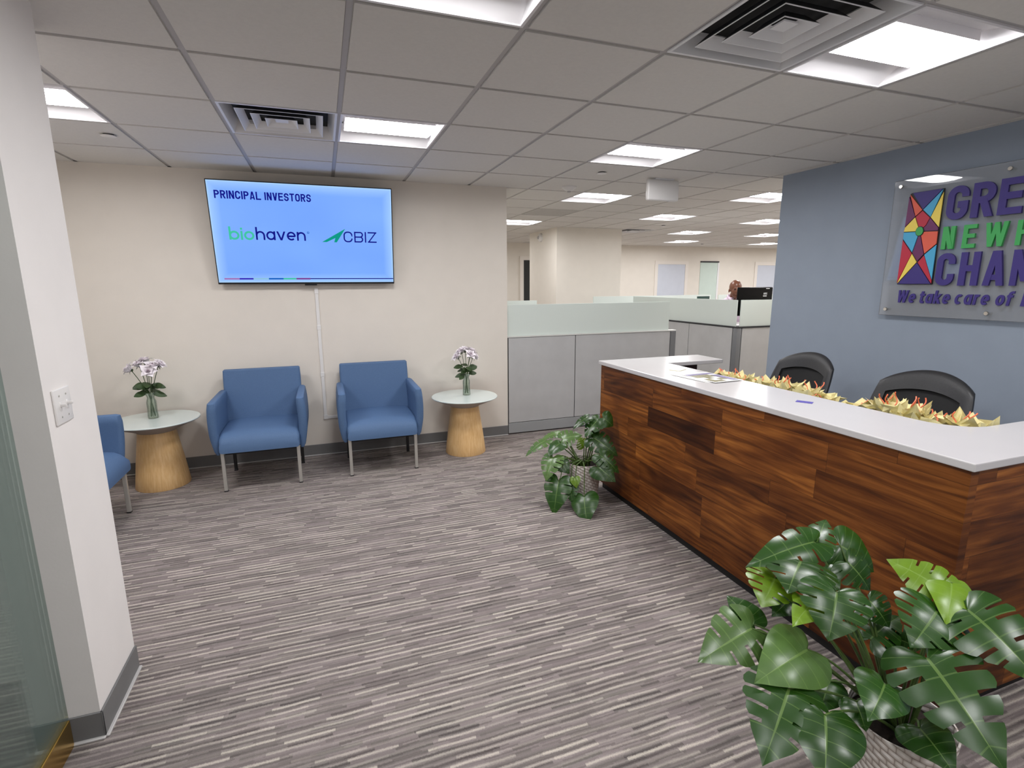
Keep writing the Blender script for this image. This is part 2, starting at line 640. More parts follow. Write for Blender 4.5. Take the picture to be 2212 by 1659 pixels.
def glyph(ch, w, t, x=0.70):
    """width and strokes of one letter: ('p', points, closed) lines of thickness t, ('q', x0,y0,x1,y1) slanted bars"""
    L, R, B, T_ = t / 2, w - t / 2, t / 2, 1 - t / 2
    r = min((R - L) / 2, 0.30)
    md = 0.52
    if ch in 'AMW':
        t = t * 0.85
        L, R, B, T_ = t / 2, w - t / 2, t / 2, 1 - t / 2
    tt = t * 1.08
    P, Q = [], []
    if ch == 'C' or ch == 'G':
        p = [(R, 0.66)] + arc(R - r, T_ - r, r, r, 0, 90) + arc(L + r, T_ - r, r, r, 90, 180) + arc(L + r, B + r, r, r, 180, 270) + arc(R - r, B + r, r, r, 270, 360)
        if ch == 'C':
            P = [(p + [(R, 0.36)], 0)]
        else:
            P = [(p + [(R, 0.50 - t * 0.3), (w * 0.52, 0.50 - t * 0.3)], 0)]
    elif ch == 'O':
        P = [(arc(R - r, T_ - r, r, r, 0, 90) + arc(L + r, T_ - r, r, r, 90, 180) + arc(L + r, B + r, r, r, 180, 270) + arc(R - r, B + r, r, r, 270, 360), 1)]
    elif ch in 'EF':
        P = [([(L, 0), (L, 1)], 0), ([(L, T_), (w, T_)], 0), ([(L, md), (w * 0.92, md)], 0)]
        if ch == 'E':
            P.append(([(L, B), (w, B)], 0))
    elif ch == 'L':
        P = [([(L, 0), (L, 1)], 0), ([(L, B), (w, B)], 0)]
    elif ch in 'RPB':
        ry = min((T_ - md) / 2, r)
        mdl = md - t * 0.1
        ry = min((T_ - mdl) / 2, r)
        P = [([(L, 0), (L, 1)], 0), ([(L, T_), (R - ry, T_)] + arc(R - ry, T_ - ry, ry, ry, 90, 0) + arc(R - ry, mdl + ry, ry, ry, 0, -90) + [(L, mdl)], 0)]
        if ch == 'R':
            Q = [(w * 0.50, mdl, w - tt / 2, 0)]
        if ch == 'B':
            ry2 = min((mdl - B) / 2, r)
            P.append(([(L, mdl), (R - ry2, mdl)] + arc(R - ry2, mdl - ry2, ry2, ry2, 90, 0) + arc(R - ry2, B + ry2, ry2, ry2, 0, -90) + [(L, B)], 0))
    elif ch == 'A':
        Q = [(tt / 2, 0, w / 2 - tt * 0.12, 1), (w - tt / 2, 0, w / 2 + tt * 0.12, 1)]
        P = [([(w * 0.26, 0.24), (w * 0.74, 0.24)], 0)]
    elif ch == 'V':
        Q = [(tt / 2, 1, w / 2 - tt * 0.1, 0), (w - tt / 2, 1, w / 2 + tt * 0.1, 0)]
    elif ch == 'W':
        w = w * 1.60
        Q = [(tt / 2, 1, w * 0.28, 0), (w * 0.5, 1, w * 0.28, 0), (w * 0.5, 1, w * 0.72, 0), (w - tt / 2, 1, w * 0.72, 0)]
    elif ch == 'M':
        w = w * 1.32
        P = [([(L, 0), (L, 1)], 0), ([(w - L, 0), (w - L, 1)], 0)]
        Q = [(tt * 0.55, 1, w / 2, 0.12), (w - tt * 0.55, 1, w / 2, 0.12)]
    elif ch == 'N':
        P = [([(L, 0), (L, 1)], 0), ([(R, 0), (R, 1)], 0)]
        Q = [(tt * 0.55, 1, w - tt * 0.55, 0)]
    elif ch == 'H':
        P = [([(L, 0), (L, 1)], 0), ([(R, 0), (R, 1)], 0), ([(L, 0.52), (R, 0.52)], 0)]
    elif ch == 'T':
        P = [([(0, T_), (w, T_)], 0), ([(w / 2, 0), (w / 2, T_)], 0)]
    elif ch == 'I':
        w = t
        P = [([(L, 0), (L, 1)], 0)]
    elif ch == 'Z':
        P = [([(0, T_), (w, T_)], 0), ([(0, B), (w, B)], 0)]
        Q = [(tt * 0.6, B, w - tt * 0.6, T_)]
    elif ch in 'Ss':
        k = 1.0 if ch == 'S' else x
        tp, mm = k - t / 2, k / 2
        ra, rb = min((tp - mm) / 2, (R - L) / 2), min((mm - B) / 2, (R - L) / 2)
        P = [([(R, tp - ra * 1.15)] + arc(R - ra, tp - ra, ra, ra, 0, 90) + arc(L + ra, tp - ra, ra, ra, 90, 180) + arc(L + ra, mm + ra, ra, ra, 180, 270)
              + arc(R - rb, mm - rb, rb, rb, 90, 0) + arc(R - rb, B + rb, rb, rb, 0, -90) + arc(L + rb, B + rb, rb, rb, 270, 180) + [(L, B + rb * 1.15)], 0)]
    elif ch in 'obaecd':
        rx, ry, cx, cy = w / 2 - t / 2, x / 2 - t / 2, w / 2, x / 2
        if ch == 'e':
            P = [([(L, cy - t * 0.1), (R, cy - t * 0.1)], 0), (arc(cx, cy, rx, ry, -8, 312, 18), 0)]
        elif ch == 'c':
            P = [(arc(cx, cy, rx, ry, 48, 312, 16), 0)]
        else:
            P = [(arc(cx, cy, rx, ry, 0, 360, 20)[:-1], 1)]
        if ch == 'b':
            P.append(([(L, 0), (L, 1.02)], 0))
        if ch == 'a':
            P.append(([(R, 0), (R, x)], 0))
    elif ch == 'i':
        w = t
        P = [([(L, 0), (L, x)], 0), ([(L, x + t * 0.55), (L, x + t * 1.65)], 0)]
    elif ch in 'nhru':
        rx = (R - L) / 2
        ty = x - t / 2
        if ch == 'u':
            P = [([(L, x), (L, B + rx)] + arc(L + rx, B + rx, rx, rx, 180, 360) + [(R, x)], 0), ([(R, 0), (R, x)], 0)]
        elif ch == 'r':
            w = w * 0.72
            P = [([(L, 0), (L, x)], 0), (arc(L + rx, ty - rx, rx, rx, 180, 70), 0)]
        else:
            P = [([(L, 0), (L, 1.0 if ch == 'h' else x)], 0), (arc(L + rx, ty - rx, rx, rx, 180, 0) + [(R, 0)], 0)]
    elif ch == 'v':
        Q = [(tt / 2, x, w / 2, 0), (w - tt / 2, x, w / 2, 0)]
    elif ch == 't':
        w = w * 0.72
        P = [([(w * 0.42, 0.92), (w * 0.42, B + 0.1)] + arc(w * 0.42 + 0.1, B + 0.1, 0.1, 0.1, 180, 270, 4) + [(w, B)], 0), ([(0, x - t / 2), (w, x - t / 2)], 0)]
    elif ch == 'f':
        w = w * 0.72
        P = [([(w * 0.40, 0), (w * 0.40, T_ - 0.12)] + arc(w * 0.40 + 0.12, T_ - 0.12, 0.12, 0.12, 180, 90, 4) + [(w, T_)], 0), ([(0, x - t / 2), (w * 0.95, x - t / 2)], 0)]
    elif ch == 'k':
        P = [([(L, 0), (L, 1)], 0)]
        Q = [(t * 0.9, x * 0.45, w - tt / 2, x), (w * 0.45, x * 0.5, w - tt / 2, 0)]
    elif ch == ' ':
        w = w * 0.55
    return w, P, Q


def strokes(mb, pts, t, closed, place, depth):
    pts = [Vector((p[0], p[1])) for p in pts]
    q = [pts[0]]
    for p in pts[1:]:
        if (p - q[-1]).length > 1e-5:
            q.append(p)
    if closed and (q[0] - q[-1]).length < 1e-5:
        q.pop()
    n = len(q)
    lr = []
    for i in range(n):
        a = q[i - 1] if (i > 0 or closed) else None
        b = q[(i + 1) % n] if (i < n - 1 or closed) else None
        d0 = (q[i] - a).normalized() if a is not None else None
        d1 = (b - q[i]).normalized() if b is not None else None
        d0 = d0 or d1
        d1 = d1 or d0
        n0, n1 = Vector((-d0.y, d0.x)), Vector((-d1.y, d1.x))
        mm = n0 + n1
        if mm.length < 1e-4:
            mm = n0
        mm.normalize()
        k = t / 2 / max(0.4, mm.dot(n0))
        lr.append((q[i] + mm * k, q[i] - mm * k))
    for i in range(n if closed else n - 1):
        (a, b), (c, d) = lr[i], lr[(i + 1) % n]
        mb.prism([(b.x, b.y), (d.x, d.y), (c.x, c.y), (a.x, a.y)], depth, place)


def lettering(mb, text, xf, x0, y0, h, w, t, track, depth, shear=0.0, x=0.70, last=None):
    """lays text along +u from (x0,y0); h cap height; w,t letter width and stroke in cap heights"""
    cu = 0.0
    for ch in text:
        gw, P, Q = glyph(ch, w, t, x)
        off = cu

        def place(u, v, d, off=off):
            return xf(x0 + (off + u + shear * v) * h, y0 + v * h, d)
        for n_, (pts, cl) in enumerate(P):
            strokes(mb, pts, t * (0.85 if ch in 'AMW' else 1.0), cl, place, depth * (1 + 0.03 * n_))
        tt = t * (0.85 if ch in 'AMW' else 1.0) * 1.08 / 2
        for n_, (a, b, c, d) in enumerate(Q):
            mb.prism([(a - tt, b), (a + tt, b), (c + tt, d), (c - tt, d)], depth * (1.14 + 0.03 * n_), place)
        cu += gw + track
    return x0 + (cu - track) * h


# ------------------------------------------------------------------ room shell
XL, XR, YF, YBK = -2.75, 14.0, -4.3, 9.55


def wallbox(name, lo, hi, m_, label, more=()):
    mb = MB().b2(lo, hi)
    for a, b in more:
        mb.b2(a, b)
    return struct(name, mb, m_, label, 'wall')


struct('floor', MB().b2((-0.476, YF, -0.1), (XR, YBK, 0)).b2((-1.75, 0.56, -0.1), (-0.476, YBK, 0)), 'carpet',
       'grey streaked carpet tile floor of the reception and office', 'floor')
struct('floor_corridor', MB().b2((XL, YF, -0.1), (-0.476, 0.50, -0.001)), 'dark_carpet',
       'dark red carpet behind the glass at the far left', 'floor')
wallbox('wall_back', (-1.65, 3.03, 0), (2.205, 3.15, H), 'cream', 'cream wall behind the blue armchairs with the television')
wallbox('wall_waiting_left', (-1.75, 0.56, 0), (-1.65, 3.15, H), 'cream', 'cream wall closing the waiting area on the left')
wallbox('wall_corridor_back', (XL, 0.447, 0), (-0.46, 0.56, H), 'pillar', 'pale wall seen through the entrance glass')
wallbox('wall_left', (-0.575, 0.0, 0), (-0.38, 0.358, H), 'pillar', 'white wall end with the light switch at the left',
        [((-0.575, 0.358, 0), (-0.47, 0.447, H))])
wallbox('wall_right', (4.335, YF, 0), (4.48, 1.752, H), 'blue_wall', 'slate blue wall carrying the acrylic sign')
wallbox('wall_front', (XL, YF - 0.1, 0), (4.48, YF, H), 'pillar', 'wall behind the camera')
wallbox('wall_corridor_left', (XL - 0.1, YF, 0), (XL, 0.56, H), 'pillar', 'far left corridor wall behind the glass')
wallbox('wall_office_left', (2.0, 3.15, 0), (2.12, YBK, H), 'office', 'open office wall on the left')
wallbox('wall_office_right', (XR, 1.6, 0), (XR + 0.1, YBK, H), 'office', 'open office wall on the right')
wallbox('wall_office_front', (4.48, 1.5, 0), (XR, 1.6, H), 'office', 'open office wall behind the blue wall')
wallbox('wall_office_back', (2.0, YBK, 0), (XR, YBK + 0.1, H), 'office', 'far cream wall of the open office with doors')
wallbox('column', (4.19, 6.19, 0), (5.43, 7.41, H), 'office', 'wide cream square column in the open office')


def baseboard(name, pieces, label):
    t = thing(name, label, 'baseboard', kind='structure')
    a, b = MB(), MB()
    for lo, hi, (dx, dy) in pieces:
        a.b2(lo, (hi[0], hi[1], 0.105), 0.002, 1)
        lo2, hi2 = list(lo), list(hi)
        if dy < 0:
            lo2[1] -= 0.010
        if dx > 0:
            hi2[0] += 0.010
        b.b2(lo2, (hi2[0], hi2[1], 0.010), 0.003, 1)
    a.build('cove_base', 'base', t)
    b.build('toe_strip', 'base_toe', t)


baseboard('baseboard_back', [((-1.65, 3.022, 0), (2.205, 3.0299, 0), (0, -1))], 'dark grey vinyl baseboard along the cream wall')
baseboard('baseboard_left', [((-0.575, -0.008, 0), (-0.372, -0.0001, 0), (0, -1)), ((-0.3799, -0.008, 0), (-0.372, 0.358, 0), (1, 0))],
          'grey vinyl baseboard around the white wall end')

LIGHTS = {
    (1, 2): 'square recessed ceiling light right of the small blue-tinted vent, above the television',
    (4, 2): 'square recessed ceiling light above the far end of the wooden reception desk',
    (-2, 2): 'square recessed ceiling light cut off by the white wall end',
    (1, -1): 'square recessed ceiling light cut off by the top edge, centre of the photo',
    (4, -1): 'large bright recessed ceiling light beside the big ceiling vent',
    (5, 5): 'recessed office ceiling light just left of the white hanging box',
    (8, 4): 'recessed office ceiling light touching the upper corner of the blue wall',
    (8, 7): 'recessed office ceiling light right below the white hanging box',
    (5, 9): 'recessed office ceiling light beside the end of the cream wall',
    (11, 7): 'recessed office ceiling light at the blue wall edge, second below its top corner',
    (11, 10): 'small recessed office ceiling light, second of the middle row going back',
    (14, 10): 'recessed office ceiling light at the blue wall edge, third below its top corner',
    (13, 13): 'smallest recessed office ceiling light above the leftmost far door',
    (17, 13): 'tiny sliver of recessed office ceiling light farthest back at the blue wall',
}
ADDED_LIGHTS = [(17, 4), (20, 7), (20, 13), (10, 14), (5, 13), (1, -4), (4, -4), (-3, -1), (-3, -4), (1, -7), (11, 4), (14, 4), (14, 7), (17, 10), (17, 7), (20, 10), (20, 4)]  # unseen lights, added to brighten the foreground, office and corridor
VENTS = {(0, 2): 0, (3, -1): 1, (9, 10): 2}
DARK = (5, 7)

cb, gb = MB(), MB()
i0, i1, j0, j1 = int(math.floor(XL / T)), int(math.ceil(XR / T)), int(math.floor(YF / T)), int(math.ceil(YBK / T))
skip = set(LIGHTS) | set(ADDED_LIGHTS) | set(VENTS) | {DARK}
for i in range(i0, i1):
    for j in range(j0, j1):
        if (i, j) in skip:
            continue
        cx, cy = (i + 0.5) * T, (j + 0.5) * T
        a, b = 0.2985, 0.2905
        lo = [Vector((cx + sx * b, cy + sy * b, H)) for sx, sy in ((-1, -1), (1, -1), (1, 1), (-1, 1))]
        md = [Vector((cx + sx * b, cy + sy * b, H + 0.009)) for sx, sy in ((-1, -1), (1, -1), (1, 1), (-1, 1))]
        up = [Vector((cx + sx * a, cy + sy * a, H + 0.0095)) for sx, sy in ((-1, -1), (1, -1), (1, 1), (-1, 1))]
        cb.loft([up, md, lo], cap=True)
struct('ceiling', cb, 'tile', 'grey-white square acoustic ceiling tiles', 'ceiling')
for i in range(i0, i1 + 1):
    gb.b2((i * T - 0.0115, j0 * T, H + 0.007), (i * T + 0.0115, j1 * T, H + 0.03))
for j in range(j0, j1 + 1):
    for i in range(i0, i1):
        gb.b2((i * T + 0.0115, j * T - 0.0115, H + 0.007), (i * T + T - 0.0115, j * T + 0.0115, H + 0.03))
struct('ceiling_grid', gb, 'tee', 'metal suspension grid between the ceiling tiles', 'ceiling grid')
struct('ceiling_slab', MB().b2((XL, YF, H + 0.35), (XR, YBK, H + 0.45)), 'duct', 'slab above the suspended ceiling', 'ceiling')
dk = MB().b2((DARK[0] * T + 0.013, DARK[1] * T + 0.013, H + 0.003), (DARK[0] * T + T - 0.013, DARK[1] * T + T - 0.013, H + 0.012))
tag(dk.build('return_air_panel', mat('grey_return_panel', (196, 193, 188), 0.9), smooth=0), 'darker grey ceiling panel beyond the end of the cream wall', 'ceiling panel')


def make_light(label, cell):
    t = thing('ceiling_light', label, 'ceiling light', ((cell[0] + 0.5) * T, (cell[1] + 0.5) * T, H), group='recessed square ceiling lights')
    f = MB()
    for s in (-1, 1):
        f.b2((-0.296, s * 0.290 - 0.006, -0.001), (0.296, s * 0.290 + 0.006, 0.012))
        f.b2((s * 0.290 - 0.006, -0.284, -0.001), (s * 0.290 + 0.006, 0.284, 0.012))
    f.build('frame', 'white_metal', t, smooth=0)
    r = MB()
    for s in (-1, 1):
        lps = []
        for k in range(9):
            q = k / 8
            y = 0.284 - 0.152 * q
            z = 0.004 + 0.066 * math.sin(q * PI / 2)
            lps.append([(-0.284, s * y, z), (0.284, s * y, z)])
        r.loft(lps, cap=False, closed=False)
        r.face([(s * 0.2842, -0.284, 0.002), (s * 0.2842, 0.284, 0.002), (s * 0.2842, 0.284, 0.080), (s * 0.2842, -0.284, 0.080)])
    r.face([(-0.284, -0.284, 0.079), (0.284, -0.284, 0.079), (0.284, 0.284, 0.079), (-0.284, 0.284, 0.079)])
    r.build('reflector', 'white_metal', t, smooth=50)
    e = MB()
    lps = []
    for x in (-0.258, 0.258):
        lps.append([(x, -0.136 + 0.272 * k / 14, 0.029 - 0.014 * math.sin(PI * k / 14)) for k in range(15)])
    e.loft(lps, cap=False, closed=False)
    e.build('lens', 'lens', t, smooth=50)
    MB().b2((-0.262, -0.139, 0.030), (0.262, 0.139, 0.076)).build('lens_housing', 'white_metal', t, smooth=0)
    return t


first = None
for cell, lab in LIGHTS.items():
    if first is None:
        first = make_light(lab, cell)
    else:
        dup(first, ((cell[0] + 0.5) * T, (cell[1] + 0.5) * T, H), label=lab)
for cell in ADDED_LIGHTS:
    dup(first, ((cell[0] + 0.5) * T, (cell[1] + 0.5) * T, H), label='added recessed square ceiling light, unseen, brightening the rooms')


def make_vent(cell, label):
    t = thing('ceiling_vent', label, 'ceiling vent', ((cell[0] + 0.5) * T, (cell[1] + 0.5) * T, H), group='square ceiling vents')

    def sq(h, z):
        return [(-h, -h, z), (h, -h, z), (h, h, z), (-h, h, z)]
    MB().loft([sq(0.297, 0.006), sq(0.297, 0.0), sq(0.284, 0.0), sq(0.258, 0.062), sq(0.255, 0.075)], cap=False).build('frame', 'vent', t, smooth=0)
    for h, d in ((0.222, 0.0), (0.152, 0.0), (0.084, 0.0)):
        MB().loft([sq(h, 0.002), sq(h, 0.0), sq(h - 0.004, 0.0), sq(h - 0.036, 0.036)], cap=False).build('louvre', 'vent', t, smooth=0)
        MB().loft([sq(h - 0.0355, 0.0375), sq(h - 0.001, 0.002)], cap=False).build('louvre_shade_back', 'groove', t, smooth=0)  # added dark sheet: shade behind the louvres is put into its colour
    MB().loft([sq(0.034, 0.020), sq(0.034, 0.014)], cap=True).build('centre_plate', 'vent', t, smooth=0)
    MB().loft([sq(0.262, 0.076), sq(0.262, 0.22)], cap=True).build('duct', 'duct', t, smooth=0)
    return t


v0 = make_vent((0, 2), 'square louvred ceiling vent tinted blue by the television below')
dup(v0, ((3 + 0.5) * T, (-1 + 0.5) * T, H), label='large square louvred ceiling vent cut off by the top edge')
dup(v0, ((9 + 0.5) * T, (10 + 0.5) * T, H), label='dark ceiling vent to the right of the office column top')

# small ceiling fittings
for (x, y), lab in (((2.737, 2.118), 'round white sprinkler cover on the ceiling left of the hanging box'),
                    ((-0.72, 2.10), 'round sprinkler cover on the ceiling near the white wall end'),
                    ((5.75, 5.45), 'tiny round sprinkler cover on the far office ceiling'),
                    ((9.2, 8.7), 'dark round sprinkler cover by the far office lights')):
    t = thing('sprinkler_cover', lab, 'sprinkler', (x, y, H), group='concealed sprinkler covers')
    MB().lathe([(0.0, 0.0), (0.030, 0.0), (0.030, -0.008), (0.0, -0.008)], n=24, cap=False).build('collar', 'groove', t)
    MB().lathe([(0.0, -0.008), (0.041, -0.008), (0.042, -0.011), (0.038, -0.013), (0.0, -0.014)], n=28, cap=False).build('cover_plate', 'white', t)
t = thing('motion_sensor', 'white conical sensor on the ceiling before the office lights', 'sensor', (2.765, 2.80, H))
MB().lathe([(0.0, 0.0), (0.072, 0.0), (0.070, -0.012), (0.040, -0.035), (0.022, -0.044), (0.0, -0.046)], n=28, cap=False).build('housing', 'white', t)
MB().lathe([(0.0, -0.040), (0.020, -0.042), (0.018, -0.052), (0.0, -0.055)], n=20, cap=False).build('sensor_lens', 'tee', t)

t = thing('exit_sign', 'blank white back of a box hanging from the office ceiling', 'exit sign', (3.405, 2.2, H))
MB().b2((-0.165, -0.022, -0.190), (0.165, 0.022, -0.008), 0.016, 4).build('sign_box', 'white', t)
MB().b2((-0.10, -0.03, -0.010), (0.10, 0.03, 0.0), 0.003, 2).build('canopy', 'vent', t)

t = thing('alarm_strobe', 'small round white alarm device high on the office column', 'alarm', (4.19, 6.86, 2.375))
MB().lathe([(0.0, 0.0), (0.075, 0.0), (0.070, 0.03), (0.045, 0.05), (0.0, 0.055)], n=24, cap=False, axis='X', mx=Matrix.Scale(-1, 4, (1, 0, 0))).build('housing', 'white', t)
MB().ell((-0.055, 0, 0), (0.022, 0.028, 0.028)).build('strobe_lens', 'tee', t)

# ------------------------------------------------------------------ light switch, glass screen with brass rail
t = thing('light_switch', 'white double toggle switch plate on the white wall end', 'light switch', (-0.38, 0.101, 1.187))
MB().b2((0.0, -0.058, -0.058), (0.007, 0.058, 0.058), 0.0035, 3).build('plate', 'white', t)
for y in (-0.0235, 0.0235):
    MB().b2((0.004, y - 0.006, -0.014), (0.009, y + 0.006, 0.014), 0.001, 1).b2((0.006, y - 0.0045, -0.001), (0.024, y + 0.0045, 0.009), 0.002, 2,
       ).build('toggle', 'white', t)
for y in (-0.0235, 0.0235):
    for z in (-0.035, 0.035):
        MB().lathe([(0.0, 0.0), (0.0032, 0.0), (0.003, 0.0015), (0.0, 0.002)], c=(0.007, y, z), n=10, cap=False, axis='X').build('screw', 'silver', t)

t = thing('glass_screen', 'greenish entrance glass panel in a brass floor rail at the left edge', 'glass panel', (-0.476, 0, 0))
MB().b2((-0.006, -4.29, 0.09), (0.006, -0.003, H - 0.002)).build('glass', 'entry_glass', t, smooth=0)
MB().b2((-0.013, -4.29, 0.0), (0.013, -0.011, 0.105), 0.003, 2).build('bottom_rail', 'brass', t, smooth=0)

# ------------------------------------------------------------------ far office: doors, glazing, cubicles
YW = YBK


def door(name, x0, x1, ztop, fill, label, cat='door', trim=0.09, sill=0.0):
    t = thing(name, label, cat, ((x0 + x1) / 2, YW, 0), kind='structure')
    w = (x1 - x0) / 2
    f = MB()
    if trim:
        f.b2((-w - trim, -0.02, sill), (-w, -0.001, ztop + trim)).b2((w, -0.02, sill), (w + trim, -0.001, ztop + trim)).b2((-w, -0.02, ztop), (w, -0.001, ztop + trim))
        f.build('frame', 'door_trim', t, smooth=0)
    else:
        f.b2((-w, -0.03, ztop - 0.035), (w + 0.03, -0.001, ztop)).build('frame', 'groove', t, smooth=0)
        MB().b2((w, -0.02, sill), (w + 0.05, -0.001, ztop - 0.035)).build('jamb', 'vent', t, smooth=0)
    MB().b2((-w + 0.002, -0.010, sill + 0.01), (w - 0.002, -0.002, ztop - (0.002 if trim else 0.035))).build('panel', fill, t, smooth=0)
    return t


door('door_1', 8.56, 9.40, 2.04, 'door_glass', 'left pale blue door with white frame on the far office wall')
door('window_1', 9.88, 10.44, 2.13, 'side_glass', 'narrow tall glazed sidelight between the two far office doors', 'window', trim=0)
door('door_2', 11.80, 12.64, 2.035, 'door_glass', 'right pale blue door beside the blue wall edge')
door('door_3', 4.885, 5.60, 2.105, 'door_dark', 'dark open doorway left of the office column')


def partition_glass(t, lo, hi):
    MB().b2(lo, hi, 0.001, 1).build('glass_screen', 'frost', t, smooth=0)


# cubicle wall touching the end of the cream wall
t = thing('cubicle_partition', 'grey low partition with frosted glass top at the end of the cream wall', 'office partition', (2.207, 3.03, 0), group='grey office partitions')
L = 4.268 - 2.207
MB().b2((0.012, 0.004, 0.125), (0.772, 0.066, 1.025), 0.003, 1).build('panel', 'panel', t, smooth=0)
MB().b2((0.780, 0.004, 0.125), (L - 0.075, 0.066, 1.025), 0.003, 1).build('panel', 'panel', t, smooth=0)
MB().b2((0.005, 0.012, 0.02), (L - 0.06, 0.058, 1.028)).build('frame', 'groove', t, smooth=0)
MB().b2((0.008, 0.002, 0.012), (L - 0.075, 0.068, 0.120), 0.002, 1).build('kick_plate', 'post_light', t, smooth=0)
MB().b2((L - 0.072, -0.002, 0.0), (L, 0.070, 1.030), 0.003, 1).build('end_post', 'post', t, smooth=0)
MB().b2((0.0, -0.002, 1.028), (L, 0.072, 1.042), 0.002, 1).build('top_cap', 'trim_metal', t, smooth=0)
partition_glass(t, (0.004, 0.028, 1.042), (L - 0.085, 0.040, 1.362))

# second cubicle: corner at (5.20, 3.09)
t = thing('cubicle_partition', 'grey corner partition with frosted glass tops in front of the standing person', 'office partition', (5.20, 3.08, 0), group='grey office partitions')
MB().b2((0.004, 0.085, 0.12), (0.066, 0.90, 1.02), 0.003, 1).build('panel', 'panel', t, smooth=0)
MB().b2((0.004, 0.908, 0.12), (0.066, 2.36, 1.02), 0.003, 1).build('panel', 'panel', t, smooth=0)
MB().b2((0.085, 0.004, 0.12), (1.50, 0.066, 1.02), 0.003, 1).build('panel', 'panel', t, smooth=0)
MB().b2((0.012, 0.08, 0.02), (0.058, 2.36, 1.024)).b2((0.08, 0.012, 0.02), (1.50, 0.058, 1.024)).build('frame', 'groove', t, smooth=0)
MB().b2((0.0, 0.0, 0.0), (0.075, 0.075, 1.026), 0.012, 2).build('corner_post', 'post', t)
MB().b2((0.002, 0.08, 0.01), (0.068, 2.36, 0.115)).b2((0.08, 0.002, 0.01), (1.50, 0.068, 0.115)).build('kick_plate', 'post_light', t, smooth=0)
MB().b2((-0.002, -0.002, 1.026), (0.072, 2.36, 1.040)).b2((0.072, -0.002, 1.026), (1.50, 0.072, 1.040)).build('top_cap', 'groove', t, smooth=0)
partition_glass(t, (0.028, 0.060, 1.040), (0.040, 2.36, 1.362))
partition_glass(t, (0.062, 0.028, 1.040), (1.50, 0.040, 1.362))


def low_partition(x0, x1, y, label):
    t = thing('cubicle_partition', label, 'office partition', (x0, y, 0), group='grey office partitions')
    w = x1 - x0
    MB().b2((0, 0.004, 0.0), (w, 0.066, 1.02), 0.003, 1).build('panel', 'panel', t, smooth=0)
    MB().b2((-0.002, 0.0, 1.02), (w + 0.002, 0.07, 1.04), 0.002, 1).build('top_cap', 'groove', t, smooth=0)
    partition_glass(t, (0.004, 0.028, 1.04), (w - 0.004, 0.040, 1.362))


low_partition(2.125, 3.02, 4.18, 'partition glass edge showing just above the nearest frosted screen at left')
low_partition(2.125, 3.10, 5.75, 'far left partition glass below the dark doorway')
low_partition(4.55, 6.20, 5.52, 'middle row partition with frosted glass in front of the office column')
low_partition(6.24, 6.95, 5.60, 'short far partition glass below the left pale door')
low_partition(7.02, 8.40, 5.50, 'far partition glass behind the standing person')

# ------------------------------------------------------------------ desk, monitor and things inside the second cubicle
t = thing('standing_desk', 'raised desk behind the corner partition glass', 'desk', (5.32, 3.20, 0))
MB().b2((0.0, 0.0, 1.02), (1.30, 0.47, 1.045), 0.004, 2).build('desktop', 'white', t, smooth=0)
for x in (0.12, 1.18):
    MB().b2((x - 0.035, 0.18, 0.0), (x + 0.035, 0.24, 1.02)).b2((x - 0.035, 0.02, 0.0), (x + 0.035, 0.40, 0.03), 0.004, 1).build('leg', 'post', t, smooth=0)
t = thing('computer_monitor', 'black monitor seen from behind above the corner partition glass', 'monitor', (5.715, 3.37, 1.045))
MB().b2((-0.285, -0.015, 0.105), (0.285, 0.012, 0.468), 0.012, 3).build('rear_shell', 'gloss_black', t)
MB().b2((-0.275, 0.0115, 0.115), (0.275, 0.0135, 0.458)).build('screen', 'black', t, smooth=0)
MB().b2((-0.03, -0.01, 0.012), (0.03, 0.01, 0.2), 0.004, 2).build('stand', 'plastic_black', t)
MB().b2((-0.12, -0.09, 0.0), (0.12, 0.09, 0.014), 0.005, 2).build('base', 'plastic_black', t)
lg = MB()
lettering(lg, 'AOC', lambda u, v, d: Vector((u, -0.0152 - d, v)), 0.128, 0.372, 0.026, 0.72, 0.16, 0.12, 0.0008)
lg.b2((0.125, -0.0160, 0.350), (0.185, -0.0150, 0.360), 0.0002, 1)
lg.b2((0.165, -0.0160, 0.446), (0.225, -0.0150, 0.454), 0.0002, 1)
lg.build('logo', 'logo_white', t, smooth=0)
t = thing('computer_monitor', 'thin dark top of a monitor showing over the frosted glass, left of the person', 'monitor', (5.72, 4.35, 0.74))
MB().b2((-0.105, -0.012, 0.12), (0.105, 0.012, 0.638), 0.004, 2).build('rear_shell', 'dark_green', t)
MB().b2((-0.02, -0.01, 0.01), (0.02, 0.01, 0.2)).b2((-0.1, -0.08, 0.0), (0.1, 0.08, 0.012)).build('stand', 'plastic_black', t, smooth=0)
t = thing('office_desk', 'desk behind the frosted glass of the corner partition', 'desk', (5.32, 4.05, 0))
MB().b2((0.0, 0.0, 0.71), (0.70, 1.20, 0.74), 0.004, 2).build('desktop', 'white', t, smooth=0)
for x, y in ((0.04, 0.05), (0.66, 0.05), (0.04, 1.15), (0.66, 1.15)):
    MB().b2((x - 0.025, y - 0.025, 0), (x + 0.025, y + 0.025, 0.71)).build('leg', 'post', t, smooth=0)
t = thing('storage_cabinet', 'grey cabinet hidden behind the nearest frosted partition', 'cabinet', (3.05, 3.17, 0))
MB().b2((0, 0, 0), (0.42, 0.30, 1.06), 0.004, 1).build('body', 'post_light', t, smooth=0)
MB().b2((0.01, 0.30, 0.03), (0.41, 0.315, 1.03), 0.003, 1).build('door', 'panel', t, smooth=0)
t = thing('file_box', 'slate blue box blurred behind the nearest frosted glass screen', 'box', (3.05, 3.17, 1.06))
MB().b2((0.03, 0.03, 0.0), (0.39, 0.27, 0.055), 0.005, 2).build('box_body', 'binder', t, smooth=0)
